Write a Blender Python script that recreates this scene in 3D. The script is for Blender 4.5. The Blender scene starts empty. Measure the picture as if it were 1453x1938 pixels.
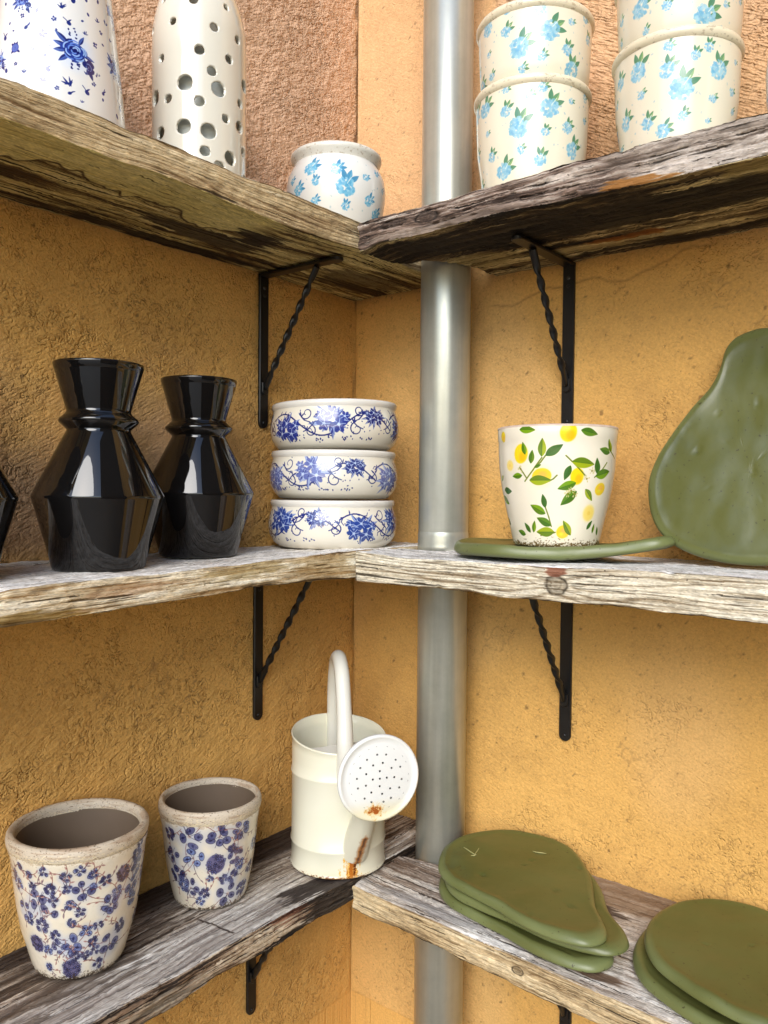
import bpy, math, random
import numpy as np
from mathutils import Vector, Matrix

S = bpy.context.scene
# ------------------------------------------------------------------ camera, sky, sun, exposure
CAM = (0.96572, -1.13337, 0.08998)
YAW, PITCH, ROLL, FPX = 0.66939, -0.02525, 0.00876, 1537.89
def cam_axes():
    cy, sy = math.cos(YAW), math.sin(YAW); cp, sp = math.cos(PITCH), math.sin(PITCH)
    f = Vector((-sy*cp, cy*cp, sp)); r = Vector((cy, sy, 0)); u = r.cross(f)
    cr, sr = math.cos(ROLL), math.sin(ROLL)
    return cr*r + sr*u, -sr*r + cr*u, f
cr_, cu_, cf_ = cam_axes()
cd = bpy.data.cameras.new('camera'); cam = bpy.data.objects.new('camera', cd)
S.collection.objects.link(cam)
M = Matrix.Identity(4)
for i in range(3):
    M[i][0], M[i][1], M[i][2], M[i][3] = cr_[i], cu_[i], -cf_[i], CAM[i]
cam.matrix_world = M
cd.sensor_fit = 'VERTICAL'; cd.sensor_height = 24.0; cd.lens = FPX/1938*24
cd.clip_start = 0.02; cd.clip_end = 300
S.camera = cam
SUN_ELEV, SUN_AZ = math.radians(33), math.radians(27)     # azimuth measured from -Y towards +X
world = bpy.data.worlds.new('World'); S.world = world; world.use_nodes = True
wn = world.node_tree; wn.nodes.clear()
sky = wn.nodes.new('ShaderNodeTexSky'); sky.sky_type = 'NISHITA'; sky.sun_disc = False
sky.sun_elevation = SUN_ELEV; sky.sun_rotation = math.pi - SUN_AZ
sky.air_density = 1.0; sky.dust_density = 0.6; sky.ozone_density = 1.3
bg = wn.nodes.new('ShaderNodeBackground'); bg.inputs['Strength'].default_value = 0.15
wo = wn.nodes.new('ShaderNodeOutputWorld')
wn.links.new(sky.outputs[0], bg.inputs[0]); wn.links.new(bg.outputs[0], wo.inputs[0])
sd = bpy.data.lights.new('sun', 'SUN'); sd.energy = 1.15; sd.angle = math.radians(34); sd.color = (1.0, 0.965, 0.91)
sun = bpy.data.objects.new('sun', sd); S.collection.objects.link(sun)
sdir = Vector((math.sin(SUN_AZ)*math.cos(SUN_ELEV), -math.cos(SUN_AZ)*math.cos(SUN_ELEV), math.sin(SUN_ELEV)))
sun.rotation_euler = sdir.to_track_quat('Z', 'Y').to_euler()
S.view_settings.view_transform = 'Standard'; S.view_settings.look = 'None'
S.view_settings.exposure = 1.17; S.view_settings.gamma = 1.0
S.view_settings.use_curve_mapping = False
S.cycles.use_denoising = True
S.cycles.max_bounces = 8; S.cycles.diffuse_bounces = 4; S.cycles.glossy_bounces = 4
S.cycles.caustics_reflective = False; S.cycles.caustics_refractive = False

COL = S.collection
PI = math.pi
DL, DR = 0.2046, 0.24                  # depth of the left and right shelves
Z1, Z2, Z3 = 0.4755, 0.0, -0.478       # top of the three shelf levels

# ------------------------------------------------------------------ helpers
def tag(o, label=None, cat=None, group=None, kind=None):
    if label: o['label'] = label
    if cat: o['category'] = cat
    if group: o['group'] = group
    if kind: o['kind'] = kind
    return o
def empty(name, loc):
    o = bpy.data.objects.new(name, None); COL.objects.link(o); o.location = loc
    o.empty_display_size = 0.02
    return o
def mesh_obj(name, verts, faces, mat, parent=None, uv=None, smooth=True):
    me = bpy.data.meshes.new(name)
    verts = np.asarray(verts, dtype=np.float32)
    if isinstance(faces, np.ndarray):
        n, k = faces.shape
        me.vertices.add(len(verts)); me.vertices.foreach_set('co', verts.ravel())
        me.loops.add(n*k); me.loops.foreach_set('vertex_index', faces.ravel().astype(np.int32))
        me.polygons.add(n); me.polygons.foreach_set('loop_start', np.arange(0, n*k, k, dtype=np.int32))
        me.update(calc_edges=True)
    else:
        me.from_pydata([tuple(map(float, v)) for v in verts], [], faces); me.update()
    if uv is not None:
        ul = me.uv_layers.new(name='UVMap')
        li = np.empty(len(me.loops), dtype=np.int32); me.loops.foreach_get('vertex_index', li)
        if callable(uv): uvs = uv(me, li)
        else: uvs = np.asarray(uv, dtype=np.float32)[li]
        ul.data.foreach_set('uv', uvs.astype(np.float32).ravel())
    me.polygons.foreach_set('use_smooth', np.full(len(me.polygons), smooth))
    if mat: me.materials.append(mat)
    me.validate()
    o = bpy.data.objects.new(name, me); COL.objects.link(o)
    if parent:
        o.parent = parent
        o.matrix_parent_inverse = Matrix.Identity(4)
    return o
def grid_faces(nu, nv, wrap=False):
    # vertex index = i*nv + j
    i = np.arange(nu if wrap else nu-1)[:, None]; j = np.arange(nv-1)[None, :]
    i2 = (i+1) % nu
    return np.stack([i*nv+j, i2*nv+j, i2*nv+j+1, i*nv+j+1], -1).reshape(-1, 4)

def fnoise(h, w, ly, lx, seed, p=1.0):
    """periodic gaussian noise with correlation lengths ly, lx in pixels, unit variance"""
    rg = np.random.default_rng(seed)
    n = rg.standard_normal((h, w)).astype(np.float32)
    fy = np.fft.fftfreq(h)[:, None]*ly*PI; fx = np.fft.rfftfreq(w)[None, :]*lx*PI
    q = fy*fy + fx*fx
    F = np.fft.rfft2(n)*(np.exp(-q*0.5) if p == 1.0 else 1.0/(1.0+q)**p)
    F[0, 0] = 0
    r = np.fft.irfft2(F, s=(h, w)); return (r/r.std()).astype(np.float32)
def band(h, w, l, seed, ratio=1.0):
    a = fnoise(h, w, l, l*ratio, seed); b = fnoise(h, w, l*2.2, l*2.2*ratio, seed)
    r = a*1.0 - b*0.6; return r/r.std()
def sstep(a, b, x):
    t = np.clip((x-a)/(b-a), 0, 1); return t*t*(3-2*t)
def mixc(c, d, m):
    return c*(1-m[..., None]) + np.asarray(d, dtype=np.float32)*m[..., None]
def make_image(name, rgb, data=False):
    h, w = rgb.shape[:2]
    im = bpy.data.images.new(name, w, h, alpha=False)
    if data: im.colorspace_settings.name = 'Non-Color'
    buf = np.ones((h, w, 4), dtype=np.float32)
    buf[..., :3] = np.clip(rgb if rgb.ndim == 3 else rgb[..., None], 0, 1)
    im.pixels.foreach_set(buf.ravel()); im.update(); im.pack()
    return im

def new_mat(name):
    m = bpy.data.materials.new(name); m.use_nodes = True
    nt = m.node_tree; b = nt.nodes['Principled BSDF']
    return m, nt, b
def noise_mat(name, c1, c2, scale=30, rough=0.6, bump=0.1, bscale=200, metallic=0.0, dist=0.001, coat=0.0, detail=6, rr=0.1, spec=0.5):
    m, nt, b = new_mat(name)
    tc = nt.nodes.new('ShaderNodeTexCoord'); n = nt.nodes.new('ShaderNodeTexNoise')
    n.inputs['Scale'].default_value = scale; n.inputs['Detail'].default_value = detail
    nt.links.new(tc.outputs['Object'], n.inputs['Vector'])
    r = nt.nodes.new('ShaderNodeMix'); r.data_type = 'RGBA'
    r.inputs['A'].default_value = (*c1, 1); r.inputs['B'].default_value = (*c2, 1)
    nt.links.new(n.outputs['Fac'], r.inputs['Factor']); nt.links.new(r.outputs['Result'], b.inputs['Base Color'])
    mr = nt.nodes.new('ShaderNodeMapRange'); mr.inputs['To Min'].default_value = max(0.02, rough-rr); mr.inputs['To Max'].default_value = rough+rr
    nt.links.new(n.outputs['Fac'], mr.inputs['Value']); nt.links.new(mr.outputs[0], b.inputs['Roughness'])
    b.inputs['Metallic'].default_value = metallic; b.inputs['Coat Weight'].default_value = coat
    b.inputs['Coat Roughness'].default_value = 0.08; b.inputs['Specular IOR Level'].default_value = spec
    if bump:
        n2 = nt.nodes.new('ShaderNodeTexNoise'); n2.inputs['Scale'].default_value = bscale; n2.inputs['Detail'].default_value = 4
        nt.links.new(tc.outputs['Object'], n2.inputs['Vector'])
        bp = nt.nodes.new('ShaderNodeBump'); bp.inputs['Strength'].default_value = bump; bp.inputs['Distance'].default_value = dist
        nt.links.new(n2.outputs['Fac'], bp.inputs['Height']); nt.links.new(bp.outputs[0], b.inputs['Normal'])
    return m
def image_mat(name, img, rough=0.5, himg=None, hdist=0.001, hstr=0.6, coat=0.0, bumpn=0.0, bscale=120, rimg=None, spec=0.5):
    m, nt, b = new_mat(name)
    t = nt.nodes.new('ShaderNodeTexImage'); t.image = img; t.interpolation = 'Linear'
    nt.links.new(t.outputs['Color'], b.inputs['Base Color'])
    b.inputs['Roughness'].default_value = rough; b.inputs['Coat Weight'].default_value = coat
    b.inputs['Coat Roughness'].default_value = 0.06; b.inputs['Specular IOR Level'].default_value = spec
    if rimg:
        t3 = nt.nodes.new('ShaderNodeTexImage'); t3.image = rimg; nt.links.new(t3.outputs['Color'], b.inputs['Roughness'])
    last = None
    if bumpn:
        tc = nt.nodes.new('ShaderNodeTexCoord')
        n2 = nt.nodes.new('ShaderNodeTexNoise'); n2.inputs['Scale'].default_value = bscale; n2.inputs['Detail'].default_value = 3
        nt.links.new(tc.outputs['Object'], n2.inputs['Vector'])
        bp = nt.nodes.new('ShaderNodeBump'); bp.inputs['Strength'].default_value = bumpn; bp.inputs['Distance'].default_value = 0.001
        nt.links.new(n2.outputs['Fac'], bp.inputs['Height']); last = bp
    if himg:
        t2 = nt.nodes.new('ShaderNodeTexImage'); t2.image = himg
        bp = nt.nodes.new('ShaderNodeBump'); bp.inputs['Strength'].default_value = hstr; bp.inputs['Distance'].default_value = hdist
        nt.links.new(t2.outputs['Color'], bp.inputs['Height'])
        if last: nt.links.new(last.outputs[0], bp.inputs['Normal'])
        last = bp
    if last: nt.links.new(last.outputs[0], b.inputs['Normal'])
    return m

# ------------------------------------------------------------------ the yard: ground and the house opposite
pave = noise_mat('paving_material', (0.22, 0.2, 0.165), (0.32, 0.29, 0.24), 6, 0.85, 0.4, 60)
G = 60
tag(mesh_obj('ground', [(-G, -G, -1.3), (G, -G, -1.3), (G, G, -1.3), (-G, G, -1.3)], [(0, 1, 2, 3)], pave, smooth=False), kind='structure')
def box(x0, x1, y0, y1, z0, z1):
    v = [(x, y, z) for x in (x0, x1) for y in (y0, y1) for z in (z0, z1)]
    f = [(0, 1, 3, 2), (4, 6, 7, 5), (0, 4, 5, 1), (2, 3, 7, 6), (0, 2, 6, 4), (1, 5, 7, 3)]
    return v, f
def join_parts(parts):
    V, F = [], []
    for v, f in parts:
        k = len(V); V += list(v); F += [tuple(i+k for i in q) for q in f]
    return V, F
facade = noise_mat('facade_material', (0.07, 0.05, 0.035), (0.11, 0.08, 0.055), 4, 0.9, 0.3, 90)
v, f = box(3.0, 6.5, -2.2, 2.0, -1.3, 5.2)
tag(mesh_obj('house_across_yard', v, f, facade, smooth=False), kind='structure')
v, f = box(-4.5, -0.6, -7.5, -6.0, -1.3, 3.4)
tag(mesh_obj('garden_house', v, f, facade, smooth=False), kind='structure')

# ------------------------------------------------------------------ stucco walls
def stucco_mat(imgs):
    himg, gimg = imgs
    m, nt, b = new_mat('stucco_material')
    at = nt.nodes.new('ShaderNodeAttribute'); at.attribute_name = 'pigment'
    tc = nt.nodes.new('ShaderNodeTexCoord')
    n = nt.nodes.new('ShaderNodeTexNoise'); n.inputs['Scale'].default_value = 260; n.inputs['Detail'].default_value = 5; n.inputs['Roughness'].default_value = 0.65
    nt.links.new(tc.outputs['Object'], n.inputs['Vector'])
    mr = nt.nodes.new('ShaderNodeMapRange'); mr.inputs['From Min'].default_value = 0.25; mr.inputs['From Max'].default_value = 0.75
    mr.inputs['To Min'].default_value = 0.82; mr.inputs['To Max'].default_value = 1.14
    nt.links.new(n.outputs['Fac'], mr.inputs['Value'])
    mx = nt.nodes.new('ShaderNodeVectorMath'); mx.operation = 'SCALE'
    nt.links.new(at.outputs['Color'], mx.inputs[0]); nt.links.new(mr.outputs[0], mx.inputs['Scale'])
    tg = nt.nodes.new('ShaderNodeTexImage'); tg.image = gimg; tg.extension = 'EXTEND'
    gm = nt.nodes.new('ShaderNodeMapRange'); gm.inputs['From Min'].default_value = .2; gm.inputs['To Max'].default_value = 1.0; gm.clamp = False
    nt.links.new(tg.outputs['Color'], gm.inputs['Value'])
    dm = nt.nodes.new('ShaderNodeMix'); dm.data_type = 'RGBA'; dm.clamp_factor = True; dm.inputs['B'].default_value = (.17, .085, .03, 1)
    nt.links.new(gm.outputs[0], dm.inputs['Factor']); nt.links.new(mx.outputs[0], dm.inputs['A'])
    nt.links.new(dm.outputs['Result'], b.inputs['Base Color'])
    b.inputs['Roughness'].default_value = 0.9; b.inputs['Specular IOR Level'].default_value = 0.2
    n2 = nt.nodes.new('ShaderNodeTexNoise'); n2.inputs['Scale'].default_value = 420; n2.inputs['Detail'].default_value = 3
    nt.links.new(tc.outputs['Object'], n2.inputs['Vector'])
    bp = nt.nodes.new('ShaderNodeBump'); bp.inputs['Strength'].default_value = 0.45; bp.inputs['Distance'].default_value = 0.0012
    nt.links.new(n2.outputs['Fac'], bp.inputs['Height'])
    ti = nt.nodes.new('ShaderNodeTexImage'); ti.image = himg; ti.extension = 'EXTEND'
    b2 = nt.nodes.new('ShaderNodeBump'); b2.inputs['Strength'].default_value = 1.0; b2.inputs['Distance'].default_value = 0.0052
    nt.links.new(ti.outputs['Color'], b2.inputs['Height']); nt.links.new(bp.outputs[0], b2.inputs['Normal']); nt.links.new(b2.outputs[0], b.inputs['Normal'])
    return m
def stucco_relief(side, L, z0, z1):
    px = 0.00092; w = int(L/px); h = int((z1-z0)/px); sd_ = 500 if side == 'left' else 600
    s = np.linspace(0, L, w)[None, :]; z = np.linspace(z0, z1, h)[:, None]
    def worms(l, seed, width, asp=1.0):
        b_ = fnoise(h, w, l, l*asp, seed); g_ = fnoise(h, w, l*1.3, l*1.3, seed+1)
        gy, gx = np.gradient(b_); d = np.abs(b_)/(np.hypot(gy, gx)+1e-3)       # distance to the zero line in pixels
        return np.exp(-(d/width)**2)*sstep(0.45, 1.0, g_)
    grain = fnoise(h, w, 1.2, 1.2, sd_)*.35+fnoise(h, w, 2.6, 2.6, sd_+1)*.5
    patch = sstep(-.9, .9, fnoise(h, w, 55, 55, sd_+2)+.5*fnoise(h, w, 16, 16, sd_+3))
    pit = sstep(1.9, 2.8, fnoise(h, w, 1.6, 1.6, sd_+4))
    slope = np.zeros((h, w), np.float32)
    dia = fnoise(h, w, 1.5, 9, sd_+7); jj = (np.arange(w)[None, :]); ii = (np.arange(h)[:, None]+(jj*0.55).astype(int)) % h
    dia = dia[ii, jj]
    W = worms(4.2, sd_+10, 1.0)+.8*worms(2.8, sd_+12, .8)+.7*worms(7, sd_+14, 1.2)
    if side == 'left':
        up = sstep(.42, .48, z+0*s)
        k = .30+.62*patch; k = k*(1-.35*sstep(.22, .02, s)*(1-up))
        hgt = .62+.05*grain+.035*dia - W*.40*k - pit*.35*k
        hgt = hgt - up*(.16*worms(3.2, sd_+20, 1.1)-.05*fnoise(h, w, 3, 3, sd_+22))
    else:
        up = sstep(.43, .50, z+0*s)*sstep(.27, .31, s+0*z)
        k = .10+.45*sstep(.2, 1.2, fnoise(h, w, 60, 60, sd_+5))*patch+up*.4+.45*np.exp(-((s-.60)/.12)**2)*sstep(-.30, -.48, z)*patch
        k = k + .35*np.exp(-((s-.58)/.09)**2)*np.exp(-((z-.06)/.06)**2)
        hgt = .62+.035*grain - W*.38*k - pit*.30*(.35+k) + up*dia*.09 + .012*dia
    gr = worms(3.6, sd_+40, .8)*.9*(.35+.65*patch if side == 'left' else .25+k)+sstep(2.1, 2.9, fnoise(h, w, 1.3, 1.3, sd_+44))*.8  # short dark marks painted in as the shade of plaster pits
    stain = sstep(.6, 2.4, fnoise(h, w, 40, 90, sd_+45)+.5*fnoise(h, w, 9, 12, sd_+46))*.05
    wash = .022*fnoise(h, w, 30, 26, sd_+47)+.022*fnoise(h, w, 8, 8, sd_+48)-.02
    pit_shade_stain = make_image('stucco_pit_shade_stain_'+side, np.clip(.2+gr*.62+stain+wash, 0, 1), True)  # painted pit shade together with faint stains and wash tones
    return make_image('stucco_relief_'+side, np.clip(hgt, 0, 1), True), pit_shade_stain
def stucco_uv(side, L, z0, z1):
    def f(me, li):
        co = np.empty(len(me.vertices)*3, dtype=np.float32); me.vertices.foreach_get('co', co); co = co.reshape(-1, 3)
        a = -co[:, 1] if side == 'left' else co[:, 0]
        return np.stack([a/L, (co[:, 2]-z0)/(z1-z0)], -1)[li]
    return f
OCHRE = np.array([0.71, 0.405, 0.12]); PINK = np.array([0.74, 0.48, 0.315]); PEACH = np.array([0.76, 0.46, 0.23]); TAN = np.array([0.70, 0.42, 0.235])
def stucco_wall(side):
    step = 0.0025
    L = 0.94; z0, z1 = -0.84, 1.0
    nu = int(L/step); nv = int((z1-z0)/step)
    s = np.linspace(0, L, nu)[:, None]; z = np.linspace(z0, z1, nv)[None, :]
    sd_ = 10 if side == 'left' else 50
    # worm shaped trowel marks: ridged band noise, pits and a slow undulation
    w1 = band(nu, nv, 3.4, sd_); w2 = band(nu, nv, 2.2, sd_+1); w3 = band(nu, nv, 6.5, sd_+2)
    worm = np.clip(1.15-np.abs(w1)*2.1, 0, 1)*sstep(-0.2, 0.9, fnoise(nu, nv, 9, 9, sd_+3))
    pits = sstep(1.0, 2.0, w2)
    big = fnoise(nu, nv, 120, 120, sd_+4); mid = fnoise(nu, nv, 30, 30, sd_+5)
    patch = sstep(-0.5, 1.0, fnoise(nu, nv, 42, 42, sd_+6))
    # slanted scratches
    ii, jj = np.meshgrid(np.arange(nu), np.arange(nv), indexing='ij')
    base = fnoise(nu, nv, 1.6, 16, sd_+7)
    sh = (jj + (ii*0.9).astype(int)) % nv
    scr = base[ii, sh]
    if side == 'left':
        up = sstep(0.40, 0.50, z + 0*s)
        rough = 0.55 + 0.45*patch + up*0.5
        rough = rough*(1 - 0.45*sstep(0.16, 0.0, s)*(1-up))
        h = w3*0.00028 + w1*0.00018*rough - worm*0.0005*rough - pits*0.0009*rough + mid*0.0004 + big*0.0006
        h += up*(band(nu, nv, 3.0, 77)*0.0003)
    else:
        up = sstep(0.43, 0.50, z + 0*s)*sstep(0.27, 0.31, s + 0*z)
        rough = 0.12 + 0.3*patch*sstep(0.4, 1.6, fnoise(nu, nv, 60, 90, 91)) + up*0.85 + 0.30*sstep(-0.15, 0.15, s-0.23+0*z)*sstep(-0.02, -0.25, z)*patch
        h = w3*0.00016 + w1*0.00035*rough - worm*0.0012*rough - pits*0.0018*(rough*0.7+0.2*patch) + mid*0.0003 + big*0.0007
        h += scr*0.0005*up + scr*0.0001
        # hairline crack under the top shelf
        wob = fnoise(1, nu, 1, 22, 93)[0][:, None]*0.006 + fnoise(1, nu, 1, 5, 94)[0][:, None]*0.0015
        cl = 0.385 + 0.10*(s-0.3) + wob
        d = np.abs(z - cl); crack = np.exp(-(d/0.0016)**2)*sstep(0.27, 0.3, s)*sstep(0.66, 0.6, s)
        h -= crack*0.0014
    h = h + np.exp(-(s/.007)**2)*fnoise(nu, nv, 2, 9, sd_+30)*.0012
    h = np.clip(h, -0.0034, 0.0025)
    h += 0.0*z
    # pigment
    col = np.ones((nu, nv, 3), dtype=np.float32)*OCHRE
    blot = fnoise(nu, nv, 55, 55, sd_+8)*0.5 + fnoise(nu, nv, 18, 18, sd_+9)*0.35 + fnoise(nu, nv, 6, 6, sd_+10)*0.2
    if side == 'left':
        pk = sstep(0.42, 0.53, z+0*s)
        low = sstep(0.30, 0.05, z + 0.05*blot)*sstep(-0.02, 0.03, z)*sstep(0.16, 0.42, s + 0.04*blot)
        col = mixc(col, PINK, np.clip(pk*0.95 + low*0.65, 0, 1))
        stripe = sstep(0.02, 0.012, s+0*z)*0.25
        col = mixc(col, (0.72, 0.5, 0.3), stripe*pk)
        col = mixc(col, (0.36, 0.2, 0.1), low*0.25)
        seam = sstep(.0075, .003, s+.0025*fnoise(nu, nv, 3, 8, 171))*sstep(.50, .56, z+0*s)  # upper corner crevice: its shade painted into the wall colour
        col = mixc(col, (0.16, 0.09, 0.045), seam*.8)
        seam2 = sstep(.006, .002, s+.002*fnoise(nu, nv, 3, 12, 172))*sstep(.2, 1.2, fnoise(nu, nv, 3, 20, 173)); col = mixc(col, (0.24, 0.13, 0.05), seam2*.6)  # broken painted shade line along the rest of the corner
    else:
        a = sstep(0.42, 0.52, z+0*s)*sstep(0.30, 0.26, s+0*z); c = sstep(0.42, 0.52, z+0*s)*sstep(0.26, 0.30, s+0*z)
        col = mixc(col, PEACH, a); col = mixc(col, TAN, c)
        pale = sstep(0.2, 1.4, fnoise(nu, nv, 60, 80, 97))*0.35
        col = mixc(col, (0.72, 0.46, 0.21), pale)
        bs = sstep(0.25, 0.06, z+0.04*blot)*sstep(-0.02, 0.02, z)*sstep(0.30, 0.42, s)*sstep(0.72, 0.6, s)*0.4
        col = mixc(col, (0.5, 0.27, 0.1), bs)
        col = mixc(col, (0.2, 0.1, 0.04), crack*0.5)
    col = col*(1 + 0.055*blot)[..., None]
    speck = sstep(2.3, 3.0, fnoise(nu, nv, 1.6, 1.6, sd_+11))
    col = mixc(col, (0.16, 0.09, 0.04), speck*0.7)
    vein = np.clip(1-np.abs(band(nu, nv, 8, sd_+12))*7, 0, 1)*sstep(0.7, 1.4, fnoise(nu, nv, 30, 30, sd_+13))
    col = mixc(col, (0.34, 0.19, 0.07), vein*0.6)
    # turn the rim of the sheet back to the slab behind it
    h[0:2, :] = -0.0005; h[-1, :] = -0.0045; h[:, 0] = -0.0045; h[:, -1] = -0.0045
    S_, Z_ = np.broadcast_to(s, (nu, nv)), np.broadcast_to(z, (nu, nv))
    if side == 'left':
        P = np.stack([h, -S_, Z_], -1); F = grid_faces(nu, nv)[:, ::-1]
        F = np.ascontiguousarray(F[:, ::-1]) if False else F
    else:
        P = np.stack([S_, -h, Z_], -1); F = grid_faces(nu, nv)
    P = P.reshape(-1, 3)
    # slab behind and around the sheet
    if side == 'left': bv, bf = box(-0.26, -0.004, -2.6, 0.26, -1.3, 1.75)
    else: bv, bf = box(-0.003, 2.4, 0.004, 0.26, -1.3, 1.75)
    k = len(P)
    P = np.vstack([P, np.array(bv)]); F = np.vstack([np.ascontiguousarray(F), np.array(bf)+k])
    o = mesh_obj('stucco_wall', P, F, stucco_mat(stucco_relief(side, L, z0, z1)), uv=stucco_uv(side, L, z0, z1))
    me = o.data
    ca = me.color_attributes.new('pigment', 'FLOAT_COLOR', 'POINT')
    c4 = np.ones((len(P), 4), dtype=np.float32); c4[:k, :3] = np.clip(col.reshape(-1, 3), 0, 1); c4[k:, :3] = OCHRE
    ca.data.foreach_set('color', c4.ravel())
    sm = np.ones(len(me.polygons), dtype=bool); sm[-6:] = False
    me.polygons.foreach_set('use_smooth', sm)
    return o
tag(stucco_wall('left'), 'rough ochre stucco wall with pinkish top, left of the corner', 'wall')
tag(stucco_wall('right'), 'smoother golden ochre stucco wall behind the grey downpipe and green boards', 'wall')

# ------------------------------------------------------------------ weathered shelf boards
def wood_face(h, w, seed, dark, mid, light, lines=9, line_amt=0.5, crack=0.4, streak=0.5, blot=0.4, knots=(), warp=0.8, along=90, jit=1.0):
    """rows = across the board, columns = along it; colours are sRGB values"""
    v = np.linspace(0, 1, h)[:, None]; u = np.linspace(0, 1, w)[None, :]
    ph = v*lines + warp*fnoise(h, w, h*0.5, w*0.22, seed) + 0.35*fnoise(h, w, h*0.2, w*0.06, seed+1)
    kmask = np.zeros((h, w), np.float32); kd = 10*np.ones((h, w), np.float32)
    for (ku, kv, ka, kb) in knots:      # centre in 0..1, radii in pixels
        du = (u-ku)*w/ka; dv = (v-kv)*h/kb
        r2 = np.sqrt(du*du+dv*dv)
        ph = ph + np.sign(dv)*1.6*np.exp(-(du/2.6)**2)*np.exp(-np.abs(dv)/2.2)
        kd = np.minimum(kd, r2)
    s = 0.5+0.5*np.sin(ph*2*PI)
    line = s**5
    fine = fnoise(h, w, 0.8, along*0.55, seed+2)*0.6 + fnoise(h, w, 1.5, along, seed+3)*0.5
    st = fnoise(h, w, max(2.5, h*0.035), along*2.2, seed+4)
    bl = fnoise(h, w, h*0.25, w*0.06, seed+5)
    t = 0.55 + 0.16*fine + 0.2*streak*st + 0.25*blot*bl - line_amt*0.42*line
    t = np.clip(t, 0, 1)
    dark, mid, light = map(lambda c: np.array(c, dtype=np.float32), (dark, mid, light))
    rgb = np.where(t[..., None] < 0.5, dark+(mid-dark)*(t[..., None]*2), mid+(light-mid)*((t[..., None]-0.5)*2))
    cn = fnoise(h, w, 1.3, along*0.8, seed+6) + 0.6*fnoise(h, w, 3, along*1.5, seed+7)
    ck = sstep(2.4-crack*1.3, 3.3-crack*1.3, cn*1.25)
    rgb = mixc(rgb, dark*0.45, ck*0.85)
    ht = 0.6 + 0.1*fine - 0.32*line*line_amt*1.4 - 0.6*ck + 0.05*st
    if knots:
        kd = kd + .04*fnoise(h, w, 4, 6, seed+21); ring = np.exp(-((kd-1)/0.14)**2); core = sstep(1.0, 0.7, kd)
        rgb = mixc(rgb, dark*0.7, core*0.35); rgb = mixc(rgb, dark*0.45, ring*0.9*(.8+.2*np.clip(fnoise(h, w, 4, 4, seed+20), -1, 1))); ht = ht - ring*0.3
        rings = (0.5+0.5*np.sin(kd*16))*core; rgb = mixc(rgb, dark*0.6, rings*0.3)
    sp = sstep(2.7, 3.3, fnoise(h, w, 1.4, 1.6, seed+8)); rgb = mixc(rgb, dark*0.4, sp*0.8)
    # hair cracks, short fibres and a small wander of every line
    hc = fnoise(h, w, 0.7, 26, seed+9)+0.5*fnoise(h, w, 0.9, 8, seed+10); hk = sstep(1.5, 2.5, hc)
    rgb = mixc(rgb, dark*0.55, hk*0.65*min(1, .35+.65*jit)); ht = ht-hk*0.3
    lk = sstep(1.6, 2.6, fnoise(h, w, 0.8, 14, seed+11)+0.4*fnoise(h, w, 1.0, 3, seed+12)); rgb = mixc(rgb, np.clip(light*1.1, 0, 1), lk*0.45)
    dv_ = ((fnoise(h, w, 5, 30, seed+13)*0.7+fnoise(h, w, 2.5, 7, seed+14)*0.4)*jit).round().astype(int)
    iy = np.clip(np.arange(h)[:, None]+dv_, 0, h-1); ix = np.broadcast_to(np.arange(w)[None, :], (h, w))
    rgb = rgb[iy, ix]; ht = ht[iy, ix]
    g_ = fnoise(h, w, 0.6, 2.5, seed+15)*0.05+fnoise(h, w, 4, 9, seed+16)*0.035
    rgb = rgb*(1+g_)[..., None]
    return rgb, np.clip(ht+g_, 0, 1)
def blotch(rgb, uc, vc, ru, rv, col, amt, seed=0, rag=0.5):
    h, w = rgb.shape[:2]
    v = np.linspace(0, 1, h)[:, None]; u = np.linspace(0, 1, w)[None, :]
    d = np.sqrt(((u-uc)/ru)**2+((v-vc)/rv)**2) + rag*0.35*fnoise(h, w, max(2, h*0.03), 40, 400+seed) + rag*0.2*fnoise(h, w, 2, 14, 401+seed)
    return mixc(rgb, col, sstep(1.1, 0.75, d)*amt)

def interp(tab, x):
    xs = [p[0] for p in tab]; ys = [p[1] for p in tab]
    o = np.argsort(xs); return np.interp(x, np.array(xs)[o], np.array(ys)[o])

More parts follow.
